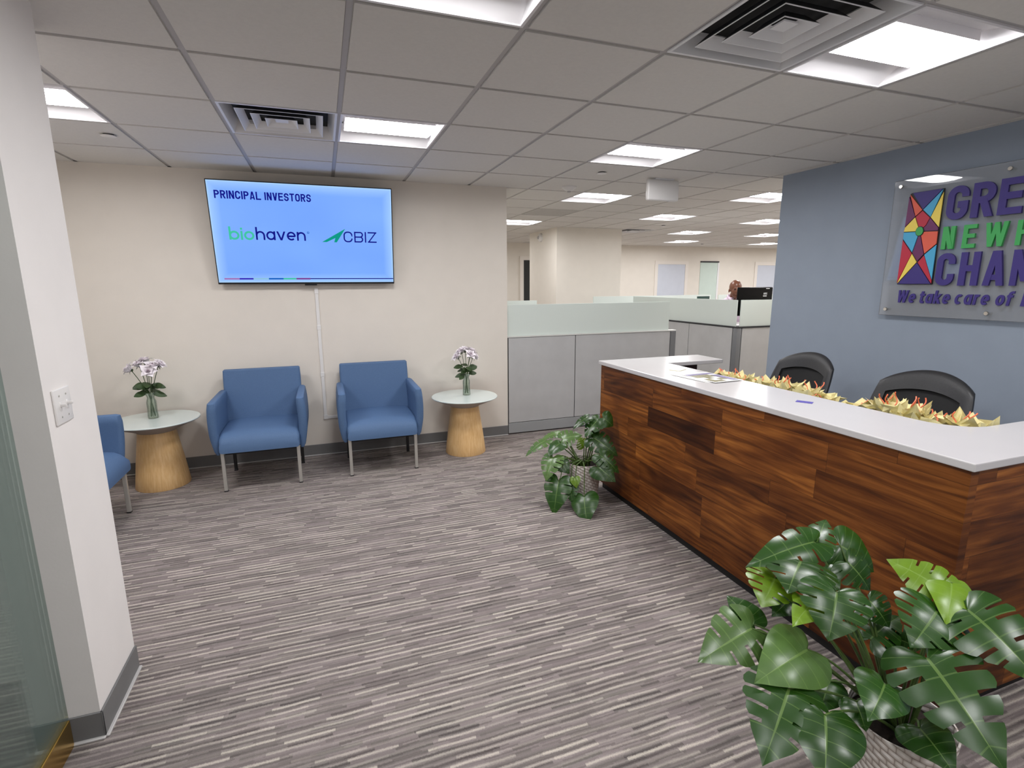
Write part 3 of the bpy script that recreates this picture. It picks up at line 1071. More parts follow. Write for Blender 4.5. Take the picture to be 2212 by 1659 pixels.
MB().b2((0.025, 0.025, 0.055), (0.395, 0.275, 0.075), 0.005, 2).build('lid', 'binder', t, smooth=0)

# ------------------------------------------------------------------ television and cable raceway
TW, TH = 1.431, 0.818
tv = thing('television', 'large wall-mounted television showing PRINCIPAL INVESTORS', 'television', (0.367, 2.890, 1.983), rot=(0.145, 0, 0))
MB().b2((-TW / 2, 0.004, -TH / 2), (TW / 2, 0.030, TH / 2), 0.004, 2).build('bezel', 'tv_black', tv, smooth=0)
MB().b2((-TW / 2 + 0.12, 0.028, -TH / 2 + 0.02), (TW / 2 - 0.12, 0.062, TH / 2 - 0.22), 0.01, 2).build('rear_housing', 'black', tv, smooth=0)
MB().b2((-0.05, 0.002, -TH / 2 - 0.012), (0.05, 0.026, -TH / 2 + 0.004), 0.004, 2).build('sensor_bar', 'tv_black', tv, smooth=0)
MB().b2((-0.22, 0.060, -0.22), (0.22, 0.085, 0.12)).build('wall_bracket', 'black', tv, smooth=0)
b = 0.008
SW, SH = TW - 2 * b, TH - 2 * b - 0.008
sz0 = -TH / 2 + b + 0.008
bm = bmesh.new()
vs = [bm.verts.new(p) for p in ((-SW / 2, 0.003, sz0), (SW / 2, 0.003, sz0), (SW / 2, 0.003, sz0 + SH), (-SW / 2, 0.003, sz0 + SH))]
f = bm.faces.new(vs)
uvl = bm.loops.layers.uv.new('UVMap')
for lp, q in zip(f.loops, ((0, 0), (1, 0), (1, 1), (0, 1))):
    lp[uvl].uv = q
smb = MB()
smb.bm.free()
smb.bm = bm
screen = smb.build('screen', 'screen', tv, smooth=0)


def tvx(u, v, d):
    return Vector((-SW / 2 + u, 0.0026 - d, sz0 + v))


def on_screen(name, m_, fn):
    q = MB()
    fn(q)
    return q.build(name, m_, screen, smooth=0)


def fit_text(q, text, u0, u1, v0, h, t, track, x=0.70, shear=0.0):
    """letters scaled in width so the line runs exactly from u0 to u1 of the screen"""
    lo, hi = 0.2, 1.6
    for _ in range(30):
        md = (lo + hi) / 2
        tot = sum(glyph(c, md, t, x)[0] + track for c in text) - track
        if tot * h > (u1 - u0) * SW:
            hi = md
        else:
            lo = md
    lettering(q, text, tvx, u0 * SW, v0 * SH, h, md, t, track, 0.0006, shear, x)
    return md


on_screen('heading_text', 't_navy', lambda q: fit_text(q, 'PRINCIPAL', 0.033, 0.270, 0.831, 0.077 * SH, 0.175, 0.11))
on_screen('heading_text', 't_navy', lambda q: fit_text(q, 'INVESTORS', 0.289, 0.537, 0.832, 0.076 * SH, 0.175, 0.11))
hb = 0.128 * SH
on_screen('logo_text', 't_mint', lambda q: fit_text(q, 'bio', 0.083, 0.214, 0.434, hb, 0.15, 0.09, 0.70))
on_screen('logo_text', 't_navy', lambda q: fit_text(q, 'haven', 0.222, 0.492, 0.438, hb, 0.13, 0.09, 0.70))
on_screen('logo_text', 't_blue', lambda q: strokes(q, [(0.507 * SW + 0.007 * math.cos(a * PI / 6), 0.522 * SH + 0.007 * math.sin(a * PI / 6)) for a in range(12)], 0.004, True, tvx, 0.0006))
on_screen('logo_text', 't_navy', lambda q: fit_text(q, 'CBIZ', 0.708, 0.904, 0.432, 0.113 * SH, 0.12, 0.16))
on_screen('logo_mark', 't_teal', lambda q: (
    q.prism([(0.583 * SW, 0.430 * SH), (0.609 * SW, 0.430 * SH), (0.660 * SW, 0.474 * SH), (0.720 * SW, 0.573 * SH)], 0.0006, tvx),
    q.prism([(0.652 * SW, 0.429 * SH), (0.667 * SW, 0.429 * SH), (0.720 * SW, 0.573 * SH), (0.660 * SW, 0.474 * SH)], 0.0006, tvx)))
for u0, u1, m_ in ((0.030, 0.110, 't_pink'), (0.110, 0.184, 't_violet'), (0.184, 0.267, 't_pale'), (0.267, 0.348, 't_blue'),
                   (0.348, 0.420, 't_mint'), (0.420, 0.500, 't_magenta')):
    on_screen('colour_stripe', m_, lambda q, u0=u0, u1=u1: q.prism([(u0 * SW, 0.030 * SH), (u1 * SW, 0.030 * SH), (u1 * SW, 0.046 * SH), (u0 * SW, 0.046 * SH)], 0.0006, tvx))
on_screen('colour_stripe', 't_navy', lambda q: q.prism([(0.500 * SW, 0.034 * SH), (0.999 * SW, 0.034 * SH), (0.999 * SW, 0.044 * SH), (0.500 * SW, 0.044 * SH)], 0.0006, tvx))

t = thing('cable_raceway', 'white cable cover running down the wall below the television', 'cable cover', (0.405, 3.03, 0))
MB().b2((-0.014, -0.012, 0.372), (0.014, -0.0005, 1.545), 0.003, 2).b2((-0.014, -0.012, 0.345), (0.155, -0.0005, 0.372), 0.003, 2).build('channel', 'white', t, smooth=0)
for z in (1.515, 1.195, 0.765):
    MB().b2((-0.017, -0.0145, z - 0.022), (0.017, -0.0005, z + 0.022), 0.003, 2).build('coupling', 'white', t, smooth=0)
MB().b2((-0.017, -0.0145, 0.342), (0.022, -0.0005, 0.385), 0.003, 2).build('elbow', 'white', t, smooth=0)


# ------------------------------------------------------------------ blue guest chairs
def rrect(cx, cy, hx, hy, r, z, n=5, fx=None):
    out = []
    for sx, sy, a0 in ((1, 1, 0), (-1, 1, 90), (-1, -1, 180), (1, -1, 270)):
        for k in range(n + 1):
            a = math.radians(a0 + 90 * k / n)
            out.append((cx + sx * (hx - r) + r * math.cos(a), cy + sy * (hy - r) + r * math.sin(a), z))
    return out


def make_guest_chair(label, loc, rz=0.0):
    t = thing('guest_armchair', label, 'armchair', loc, rz, group='blue upholstered guest chairs')
    # seat cushion: lofted from the back to the front, crowned, with a rounded front edge
    lps = []
    N = 14
    for k in range(N + 1):
        q = k / N
        y = 0.27 - q * 0.575
        e = 0.0
        if q > 0.80:
            e = ((q - 0.80) / 0.20) ** 2.2
        top = 0.452 - 0.060 * e + 0.010 * math.sin(q * PI)
        bot = 0.302 + 0.012 * e
        hw = 0.290 - 0.008 * e
        lp = []
        for sx, z, r in ((1, top, 0.035), (-1, top, 0.035), (-1, bot, 0.02), (1, bot, 0.02)):
            up = z == top
            for i in range(5):
                a = math.radians(90 * i / 4)
                if sx > 0 and up:
                    p = (hw - r + r * math.cos(a), z - r + r * math.sin(a))
                elif sx < 0 and up:
                    p = (-hw + r - r * math.sin(a), z - r + r * math.cos(a))
                elif sx < 0:
                    p = (-hw + r - r * math.cos(a), z + r - r * math.sin(a))
                else:
                    p = (hw - r + r * math.sin(a), z + r - r * math.cos(a))
                lp.append((p[0], y, p[1]))
            if up and sx > 0:
                for i in range(1, 6):
                    xx = (hw - r) * (1 - 2 * i / 6)
                    lp.append((xx, y, top + 0.010 * (1 - (xx / hw) ** 2) * (1 - e)))
        lps.append(lp)
    MB().loft(lps).build('seat', 'fabric', t, smooth=50)
    # backrest, leaning
    lps = []
    for k in range(15):
        q = k / 14
        z = 0.305 + q * 0.565
        yc = 0.225 + 0.085 * q
        hy = 0.036
        sh = 0.0
        if k == 14:
            sh = 0.018
        elif k == 13:
            sh = 0.005
            z = 0.862
        elif k == 0:
            sh = 0.01
        lps.append(rrect(0, yc, 0.304 - sh * 0.6, hy - sh, max(0.012, 0.022 - sh), z, 4))
    MB().loft(lps).build('backrest', 'fabric', t, smooth=50)
    for s in (-1, 1):
        # arm panel: bowed outwards, tucked in below the seat
        lps = []
        n = 16
        for k in range(n + 1):
            q = k / n
            z = 0.290 + q * 0.415
            bow = math.sin(PI * (0.10 + 0.72 * q)) * 0.026
            xc = s * (0.292 + bow)
            th = 0.021 + 0.011 * min(1, q * 3)
            yf = -0.288 + 0.060 * (1 - q) ** 2.0 * 0.6
            yb = 0.235 + 0.050 * q
            sh = 0.0
            if k == 0:
                sh = 0.012
            elif k == n:
                sh = 0.020
            elif k == n - 1:
                sh = 0.006
                z = 0.698
            if k >= n - 1:
                yf += sh * 0.9
            cy, hy = (yf + yb) / 2, (yb - yf) / 2
            lps.append(rrect(xc, cy, th - sh * 0.75, hy - sh * 0.4, max(0.005, th - sh * 0.75 - 0.002), z, 4))
        MB().loft(lps).build('armrest', 'fabric', t, smooth=50)
    for sx in (-1, 1):
        for y, m_ in ((-0.262, 'silver'), (0.235, 'plastic_black')):  # rear legs black: the shade under the seat is put into their colour
            MB().b2((sx * 0.270 - 0.0125, y - 0.0125, 0.006), (sx * 0.270 + 0.0125, y + 0.0125, 0.315), 0.003, 2).build('leg', m_, t, smooth=0)
            MB().b2((sx * 0.270 - 0.014, y - 0.014, 0.0), (sx * 0.270 + 0.014, y + 0.014, 0.010), 0.002, 1).build('foot_glide', 'plastic_black', t, smooth=0)
    MB().b2((-0.255, -0.24, 0.285), (0.255, 0.24, 0.305)).build('seat_base', 'black', t, smooth=0)
    return t


c = make_guest_chair('blue upholstered armchair below the left half of the television', (-0.080, 2.615, 0), 0.0)
dup(c, (0.855, 2.620, 0), label='blue upholstered armchair between the cable cover and the right round table')
dup(c, (-1.193, 1.894, 0), PI / 2, label='blue upholstered armchair mostly hidden behind the white wall end')


# ------------------------------------------------------------------ round tables, vases, flowers
def make_table(label, loc):
    t = thing('round_side_table', label, 'side table', loc, group='round side tables by the armchairs')
    MB().lathe([(0.188, 0.0), (0.190, 0.004), (0.180, 0.09), (0.166, 0.20), (0.151, 0.30), (0.138, 0.39), (0.131, 0.448), (0.124, 0.449), (0.0, 0.449)], n=64, cap=True).build('pedestal', 'oak', t)
    MB().lathe([(0.0, 0.449), (0.136, 0.450), (0.150, 0.462), (0.296, 0.524), (0.300, 0.528), (0.0, 0.528)], n=64, cap=False).build('underframe', 'table_under', t)
    MB().lathe([(0.0, 0.528), (0.302, 0.528), (0.308, 0.531), (0.309, 0.536), (0.305, 0.540), (0.0, 0.5405)], n=72, cap=False).build('tabletop', 'table_glass', t)
    return t


ta = make_table('round white-topped oak pedestal table between the left and middle armchairs', (-0.852, 2.705, 0))
dup(ta, (1.648, 2.670, 0), label='round white-topped oak pedestal table near the end of the cream wall')


def make_vase(label, loc):
    t = thing('glass_vase', label, 'vase', loc, group='glass vases on the round tables')
    out = [(0.0, 0.0), (0.034, 0.0), (0.037, 0.006), (0.036, 0.03), (0.034, 0.08), (0.035, 0.115), (0.034, 0.135), (0.026, 0.160), (0.026, 0.170), (0.036, 0.195), (0.040, 0.205)]
    inn = [(r - 0.0035, z) for r, z in reversed(out[2:])] + [(0.0, 0.010)]
    MB().lathe(out + inn, n=28, cap=False).build('body', 'vase_glass', t)
    return t


def flower(label, group, base, mid, top, lean, seed, size=0.042, leaves=2):
    """one stemmed bloom with pointed white petals and a few leaves; base sits inside the vase"""
    rnd = random.Random(seed)
    base, mid, top = Vector(base), Vector(mid), Vector(top)
    t = thing('rose_stem', label, 'flower', base, group=group)
    pts = []
    for k in range(13):
        q = k / 12
        pts.append((base * (1 - q) ** 2 + mid * 2 * q * (1 - q) + top * q * q) - base)
    MB().tube(pts, 0.0026, 6).build('stem', 'stem', t)
    ax = Vector(lean).normalized()
    X = ax.cross(Vector((0.3, 0.9, 0.1))).normalized()
    Y = ax.cross(X)
    o = top - base
    pb, cb_ = MB(), MB()
    for ring, (n, ang, ln, wd) in enumerate(((5, 0.95, 1.25, 0.62), (5, 0.58, 1.10, 0.55), (4, 0.25, 0.92, 0.42))):
        for k in range(n):
            a = 2 * PI * (k + 0.5 * ring) / n + rnd.uniform(-0.25, 0.25)
            d = X * math.cos(a) + Y * math.sin(a)
            tn = ax.cross(d)
            L_ = size * ln * rnd.uniform(0.88, 1.15)
            W_ = size * wd * rnd.uniform(0.9, 1.1)
            rows = []
            for i in range(7):
                q = i / 6
                th = ang * (0.35 + 0.9 * q)
                c = o + ax * (L_ * q * math.cos(th) * 0.95) + d * (L_ * q * math.sin(th) + size * 0.06)
                w = W_ * (math.sin(PI * min(1, q * 0.80 + 0.12)) ** 0.8) * (1 - q ** 4) + 0.0008
                cup = (ax * 0.35 - d * 0.5) * -w * 0.35
                rows.append([c - tn * w - cup, c - tn * w * 0.5 - cup * 0.2, c + ax * 0.0, c + tn * w * 0.5 - cup * 0.2, c + tn * w - cup])
            pb.loft(rows, cap=False, closed=False)
    pb.build('petals', 'petal', t, smooth=60)
    MB().ell(o + ax * size * 0.42, (size * 0.14, size * 0.14, size * 0.42), rot=ax.to_track_quat('Z', 'Y').to_euler(), seg=12).build('bud_centre', 'petal_core', t)
    s = MB()
    for k in range(5):
        a = 2 * PI * k / 5
        d = X * math.cos(a) + Y * math.sin(a)
        tn = ax.cross(d)
        p0, p1, p2 = o - ax * 0.004, o + d * size * 0.38 + ax * 0.001, o + d * size * 0.75 - ax * 0.010
        s.loft([[p0 - tn * 0.004, p0 + tn * 0.004], [p1 - tn * 0.006, p1 + tn * 0.006], [p2 - tn * 0.0006, p2 + tn * 0.0006]], cap=False, closed=False)
    s.ell(o - ax * 0.006, (0.007, 0.007, 0.008), seg=10)
    s.build('sepals', 'flower_leaf', t)
    if leaves:
        lf = MB()
        for k in range(leaves):
            q = (0.60, 0.70, 0.52, 0.78)[k % 4]
            p = pts[int(q * 12)]
            a = seed * 1.7 + k * 2.6
            d = Vector((math.cos(a), math.sin(a) * 0.8, rnd.uniform(-0.15, 0.65))).normalized()
            tn = d.cross(Vector((0.15, -0.75, 0.6))).normalized()
            ln = rnd.uniform(0.070, 0.105)
            rows = []
            for i in range(8):
                u = i / 7
                c = p + d * (0.012 + ln * u) + Vector((0, 0, -0.022 * u * u))
                w = 0.025 * math.sin(PI * min(1, u * 0.95 + 0.03)) ** 0.8 + 0.0004
                rows.append([c - tn * w + Vector((0, 0, 0.004)), c, c + tn * w + Vector((0, 0, 0.004))])
            lf.loft(rows, cap=False, closed=False)
        lf.build('leaves', 'flower_leaf', t, smooth=60)
    return t


va = Vector((-0.873, 2.745, 0.5408))
vb = Vector((1.676, 2.700, 0.5408))
make_vase('clear glass vase on the round table beside the left armchair', va)
make_vase('clear glass vase on the round table near the end of the cream wall', vb)
FL = ('leftmost white flower', 'second white flower from the left', 'topmost white flower', 'white flower right of centre', 'rightmost upper white flower', 'lowest white flower at the front')
FL_B = FL[:3] + ('white flower facing the room', 'rightmost upper white flower', 'lowest white flower on the right')
heads_a = [((-0.100, -0.01, 0.390), (-0.8, -0.1, 0.55)), ((-0.045, 0.0, 0.418), (-0.35, -0.2, 0.9)), ((-0.018, 0.035, 0.437), (-0.1, 0.1, 1)),
           ((0.040, -0.02, 0.405), (0.25, -0.3, 0.9)), ((0.078, 0.01, 0.412), (0.7, -0.1, 0.8)), ((0.020, -0.045, 0.372), (0.15, -0.8, 0.6))]
heads_b = [((-0.075, -0.01, 0.362), (-0.75, -0.1, 0.65)), ((-0.035, 0.01, 0.405), (-0.5, -0.1, 0.9)), ((0.002, 0.02, 0.412), (0, 0, 1)),
           ((0.030, -0.03, 0.375), (0.25, -0.6, 0.7)), ((0.052, 0.01, 0.402), (0.6, 0, 0.8)), ((0.070, -0.01, 0.355), (0.85, -0.2, 0.45))]
for v, heads, lab, grp, sd in ((va, heads_a, '%s in the vase beside the left armchair', 'flowers in the left vase', 3),
                               (vb, heads_b, '%s in the vase by the cream wall end', 'flowers in the right vase', 40)):
    for k, (h, ln) in enumerate(heads):
        a = k * 2 * PI / 6
        bs = v + Vector((0.016 * math.cos(a), 0.016 * math.sin(a), 0.014))
        nk = v + Vector((0.010 * math.cos(a + 2.4), 0.010 * math.sin(a + 2.4), 0.19))
        tp = v + Vector(h)
        md = nk * 2 - (bs + tp) * 0.5
        md = v + (md - v) * 0.35 + Vector((0, 0, 0.13))
        flower(lab % (FL if v is va else FL_B)[k], grp, bs, md, tp, ln, sd + k, 0.054, 3 if k in (0, 2, 3, 5) else 2)


# ------------------------------------------------------------------ reception desk
def uvbox(mb, lo, hi, u_off=0.0):
    bm = mb.bm
    uvl = bm.loops.layers.uv.verify()
    r = bmesh.ops.create_cube(bm, size=1.0)
    vs = r['verts']
    bmesh.ops.transform(bm, matrix=Matrix.Translation([(a + b) / 2 for a, b in zip(lo, hi)]) @ Matrix.Diagonal([b - a for a, b in zip(lo, hi)] + [1]), verts=vs)
    along_y = (hi[1] - lo[1]) > (hi[0] - lo[0])
    for f in {f for v in vs for f in v.link_faces}:
        for lp in f.loops:
            p = lp.vert.co
            lp[uvl].uv = ((p.y if along_y else p.x) + u_off, p.z)
    return mb


DZ = 0.972
desk = thing('reception_desk', 'walnut plank reception desk with white countertop', 'reception desk', (0, 0, 0))
q = MB()
uvbox(q, (2.400, -0.975, 0.055), (2.440, 1.440, DZ))
q.build('front_panel', 'walnut', desk, smooth=0)
q = MB()
uvbox(q, (2.4401, 1.400, 0.055), (3.24, 1.440, DZ), 7.3)
q.build('side_panel', 'walnut', desk, smooth=0)
q = MB()
uvbox(q, (2.4401, -0.975, 0.055), (3.55, -0.935, DZ), 11.6)
q.build('side_panel', 'walnut', desk, smooth=0)
q = MB().b2((2.4405, -0.9345, 0.055), (2.452, 1.3995, DZ)).b2((2.4525, 1.388, 0.055), (3.239, 1.3995, DZ)).b2((2.4525, -0.9345, 0.055), (3.549, -0.923, DZ))
q.build('inner_lining', 'dark_wood', desk, smooth=0)
MB().b2((2.425, -0.95, 0.0), (2.445, 1.415, 0.055)).b2((2.445, 1.395, 0.0), (3.22, 1.415, 0.055)).b2((2.445, -0.95, 0.0), (3.53, -0.93, 0.055)).build('toe_kick', 'black', desk, smooth=0)
out = [(2.385, -0.990), (3.60, -0.990), (3.60, -0.718)]
out += [(2.795 + 0.16 + 0.16 * math.cos(math.radians(a)), -0.718 + 0.16 + 0.16 * math.sin(math.radians(a))) for a in range(270, 179, -10)]
out += [(2.795, 1.168), (3.295, 1.168), (3.295, 1.460), (2.385, 1.460)]
q = MB()
q.prism(out, 0.0285, lambda u, v, d: Vector((u, v, DZ - 0.0002 + d)))
top = q.build('countertop', 'quartz', desk, smooth=0)
bv = top.modifiers.new('edge', 'BEVEL')
bv.width = 0.004
bv.segments = 2
q = MB().b2((2.453, -0.922, 0.715), (3.12, 1.387, 0.745), 0.003, 1)
q.build('worksurface', 'dark_wood', desk, smooth=0)
CT = 1.0004

t = thing('paper_stack', 'fanned stack of printed flyers lying on the white countertop', 'flyers', (2.640, 0.560, CT))
for k, (dx, dy, rz) in enumerate(((0.0, 0.02, 0.10), (-0.02, 0.05, 0.20), (0.012, 0.035, 0.02), (0.02, -0.01, 0.16))):
    o = MB().box((0, 0, 0.0), (0.216, 0.280, 0.0012)).build('sheet', 'paper', t, smooth=0)
    o.location = (dx, dy, 0.001 + 0.0014 * k)
    o.rotation_euler = (0, 0, rz - 0.10)
ph = MB()
rnd = random.Random(5)
for i in range(5):
    for j in range(4):
        if rnd.random() < 0.78:
            x0, y0 = -0.095 + j * 0.047, -0.125 + i * 0.047
            ph.b2((x0, y0, 0.0), (x0 + 0.044, y0 + 0.044, 0.0004))
o = ph.build('photo_print', 'flyer_a', t, smooth=0)
o.location = (0.02, -0.01, 0.0058)
o.rotation_euler = (0, 0, 0.06)
o = MB().b2((-0.10, 0.09, 0.0), (0.10, 0.132, 0.0004)).b2((0.05, -0.12, 0.0004), (0.098, 0.06, 0.0008)).build('printed_band', 'flyer_b', t, smooth=0)
o.location = (0.02, -0.01, 0.0063)
o.rotation_euler = (0, 0, 0.06)
o = tag(MB().b2((-0.05, -0.038, 0), (0.05, 0.038, 0.004), 0.0008, 1).build('note_pad', 'sticky', smooth=0), 'cream note pad lying on the countertop corner', 'note pad')
o.location = (2.665, 0.885, CT)
o.rotation_euler = (0, 0, 0.5)
o = tag(MB().b2((-0.022, -0.036, 0), (0.022, 0.036, 0.0012)).build('business_card', 'card', smooth=0), 'small violet-blue card lying on the white countertop', 'card')
o.location = (2.632, -0.135, CT)
o.rotation_euler = (0, 0, 0.55)


# ------------------------------------------------------------------ gift bags behind the counter
def gift_bag(loc, rz, w, h, tissue_h, seed, label, group, ribbons=3, flat=False):
    rnd = random.Random(seed)
    t = thing('gift_bag', label, 'gift bag', loc, rz, group=group)
    d = 0.055
    b = MB()
    lps = []
    for q in (0.0, 0.5, 1.0):
        s = 1.0 + 0.06 * q
        lps.append([(-w / 2 * s, -d * s, h * q), (w / 2 * s, -d * s, h * q), (w / 2 * s, d * s, h * q), (-w / 2 * s, d * s, h * q)])
    b.loft(lps, cap=False)
    b.face([(-w / 2, -d, 0.001), (-w / 2, d, 0.001), (w / 2, d, 0.001), (w / 2, -d, 0.001)])
    o = b.build('bag_body', 'bag', t, smooth=0)
    sol = o.modifiers.new('paper', 'SOLIDIFY')
    sol.thickness = 0.0012
    ts = MB()
    for k in range(3):
        n = 11
        cx, cy = rnd.uniform(-w * 0.18, w * 0.18), rnd.uniform(-0.02, 0.02)
        rows = []
        for r in range(5):
            q = r / 4
            row = []
            for i in range(n):
                a = 2 * PI * i / n + 0.35 * k
                rad = 0.010 + q * (0.055 + 0.035 * (i % 2)) * rnd.uniform(0.75, 1.25)
                zz = h - 0.07 + q * (0.07 + tissue_h * (0.35 + 0.75 * ((i * 7 + k * 3 + seed) % 5) / 4.0) * (1.0 if i % 2 else 0.6)) + rnd.uniform(-0.006, 0.006)
                ex = max(-w * 0.85, min(w * 0.85, cx + rad * 1.15 * math.cos(a)))
                ey = max(-0.09, min(0.09, cy + rad * math.sin(a)))
                if q < 0.4:
                    ex = max(-w * 0.44, min(w * 0.44, ex))
                    ey = max(-d * 0.85, min(d * 0.85, ey))
                row.append((ex, ey, zz))
            rows.append(row)
        ts.loft(rows, cap=False)
    ts.build('tissue_paper', 'tissue', t, smooth=0)
    if ribbons:
        rb = MB()
        for k in range(ribbons):
            x, y = rnd.uniform(-w * 0.4, w * 0.4), rnd.uniform(-0.06, 0.06)
            pts = []
            ph_ = rnd.uniform(0, 6)
            hgt = tissue_h * rnd.uniform(0.7, 1.25)
            dx, dy = rnd.uniform(-0.04, 0.04), rnd.uniform(-0.04, 0.04)
            for i in range(22):
                q = i / 21
                pts.append((x + dx * q + 0.008 * math.cos(ph_ + q * 9), y + dy * q + 0.008 * math.sin(ph_ + q * 9), h - 0.02 + q * (hgt + 0.02)))
            rb.tube(pts, 0.0030, 5)
        rb.build('curled_ribbon', 'ribbon', t)
    return t


BZ = 0.7455
ORD = ('first', 'second', 'third', 'fourth', 'fifth', 'sixth', 'seventh', 'eighth')
rnd = random.Random(21)
ys_a = [0.775, 0.665, 0.56, 0.45, 0.345, 0.245, 0.145, 0.055]
hs_a = [0.050, 0.055, 0.050, 0.050, 0.070, 0.078, 0.070, 0.040]
for k, (y, hh) in enumerate(zip(ys_a, hs_a)):
    gift_bag((2.955 + rnd.uniform(-0.03, 0.03), y, BZ), PI / 2 + rnd.uniform(-0.12, 0.12), 0.10, 0.200, hh, k, 'yellow tissue gift bag behind the counter, %s of the far row from its far end' % ORD[k], 'gift bags behind the far half of the counter', 3)
gift_bag((2.93, -0.075, BZ), PI / 2, 0.10, 0.185, 0.03, 31, 'gift bag showing only coral ribbon ends between the two rows', None, 3)
ys_b = [-0.205, -0.295, -0.385, -0.475, -0.560, -0.628]
hs_b = [0.040, 0.085, 0.085, 0.060, 0.060, 0.08]
for k, (y, hh) in enumerate(zip(ys_b, hs_b)):
    gift_bag((2.975 + rnd.uniform(-0.02, 0.02), y, BZ), PI / 2 + rnd.uniform(-0.15, 0.15), 0.095, 0.200, hh, 50 + k, 'yellow tissue gift bag behind the counter, %s of the near row from its far end' % ORD[k], 'gift bags behind the near half of the counter', 4)


# ------------------------------------------------------------------ office chairs behind the desk
def make_office_chair(label, loc, rz):
    """faces local -x"""
    t = thing('office_chair', label, 'office chair', loc, rz, group='black office chairs behind the desk')

    def bp(u, v, off=0.0):
        hw = 0.262 - 0.030 * (v - 0.55) ** 2 * 4 - (0.02 if v > 0.9 else 0.0) * 0
        z = 0.52 + v * 0.545 - 0.075 * u * u * v - 0.012 * abs(u) ** 6
        x = 0.20 + 0.175 * v - 0.075 * u * u + off
        return Vector((x, -u * hw, z))
    nu, nv = 24, 20
    us = [-1 + 2 * i / nu for i in range(nu + 1)]
    vs_ = [j / nv for j in range(nv + 1)]
    fr, me_ = MB(), MB()

    def grid(mb, cells, thick, puff):
        bm = mb.bm
        cache = {}

        def vert(i, j, s):
            key = (i, j, s)
            if key not in cache:
                u, v = us[i], vs_[j]
                edge = min(1.0, min(1 - abs(u), (1 - v) * 1.0, v) / 0.12)
                th = thick * (0.35 + 0.65 * math.sqrt(max(0.0, 1 - (1 - edge) ** 2))) if puff else thick
                cache[key] = bm.verts.new(bp(u, v, s * th))
            return cache[key]
        cs = set(cells)
        for i, j in cells:
            for s in (-1, 1):
                q_ = [vert(i, j, s), vert(i + 1, j, s), vert(i + 1, j + 1, s), vert(i, j + 1, s)]
                bm.faces.new(q_ if s < 0 else list(reversed(q_)))
            for (di, dj, a, b_) in ((-1, 0, (0, 0), (0, 1)), (1, 0, (1, 0), (1, 1)), (0, -1, (0, 0), (1, 0)), (0, 1, (0, 1), (1, 1))):
                if (i + di, j + dj) not in cs:
                    bm.faces.new((vert(i + a[0], j + a[1], -1), vert(i + b_[0], j + b_[1], -1), vert(i + b_[0], j + b_[1], 1), vert(i + a[0], j + a[1], 1)))
    border = [(i, j) for i in range(nu) for j in range(nv) if i < 3 or i >= nu - 3 or j < 2 or j >= nv - 4]
    inner = [(i, j) for i in range(2, nu - 2) for j in range(1, nv - 3)]
    grid(fr, border, 0.024, True)
    grid(me_, inner, 0.004, False)
    fr.build('back_frame', 'leather', t, smooth=60)
    me_.build('back_mesh', 'mesh', t, smooth=60)
    lps = []
    for z, k in ((0.435, 0.94), (0.445, 1.0), (0.485, 1.0), (0.505, 0.93), (0.510, 0.80)):
        lps.append(rrect(-0.04, 0, 0.245 * k, 0.250 * k, 0.08, z, 5))
    MB().loft(lps).build('seat', 'leather', t, smooth=60)
    for s in (-1, 1):
        MB().b2((-0.14, s * 0.285 - 0.04, 0.665), (0.12, s * 0.285 + 0.04, 0.69), 0.012, 3).b2((-0.03, s * 0.285 - 0.014, 0.44), (0.03, s * 0.285 + 0.014, 0.668), 0.005, 2).b2((-0.03, min(s * 0.18, s * 0.285), 0.42), (0.03, max(s * 0.18, s * 0.285), 0.44)).build('armrest', 'plastic_black', t)
    MB().tube([(0.10, 0, 0.43), (0.23, 0, 0.44), (0.275, 0, 0.52), (0.285, 0, 0.62)], 0.022, 10).build('back_bracket', 'plastic_black', t)
    MB().lathe([(0.028, 0.10), (0.028, 0.36), (0.05, 0.40), (0.06, 0.432), (0.0, 0.433)], c=(-0.02, 0, 0), n=20, cap=True).build('gas_column', 'plastic_black', t)
    st = MB()
    for k in range(5):
        a = 2 * PI * k / 5 + 0.3
        st.tube([(-0.02, 0, 0.105), (-0.02 + 0.15 * math.cos(a), 0.15 * math.sin(a), 0.095), (-0.02 + 0.29 * math.cos(a), 0.29 * math.sin(a), 0.065)], [0.03, 0.022, 0.016], 8)
    st.build('star_base', 'plastic_black', t)
    for k in range(5):
        a = 2 * PI * k / 5 + 0.3
        cx, cy = -0.02 + 0.29 * math.cos(a), 0.29 * math.sin(a)
        MB().lathe([(0.0, -0.018), (0.024, -0.018), (0.027, -0.012), (0.027, 0.012), (0.024, 0.018), (0.0, 0.018)], c=(cx, cy, 0.027), n=18, cap=False, axis='Y').build('caster', 'plastic_black', t)
    return t


oc = make_office_chair('black mesh-backed office chair behind the counter, nearer the right edge', (3.40, -0.04, 0), 0.10)
dup(oc, (3.47, 0.87, 0), -0.05, label='black mesh-backed office chair behind the counter, farther one below the grey partition')

# ------------------------------------------------------------------ acrylic wall sign
sign = thing('wall_sign', 'clear acrylic sign reading GREATER NEW HAVEN CHAMBER on the blue wall', 'sign', (4.335, 0, 0))
MB().b2((-0.046, -1.30, 1.338), (-0.038, 0.728, 2.262), 0.0015, 1).build('acrylic_panel', 'acrylic', sign, smooth=0)
for y in (0.680, 0.062, -0.556, -1.25):
    for z in (1.380, 2.220):
        MB().lathe([(0.0, -0.056), (0.011, -0.056), (0.013, -0.053), (0.013, -0.0465), (0.008, -0.046), (0.008, 0.0), (0.0, 0.0)], c=(0, y, z), n=20, cap=False, axis='X').build('standoff_bolt', 'chrome', sign)


def sx(u, v, d):
    return Vector((-0.0462 - d, -u, v))


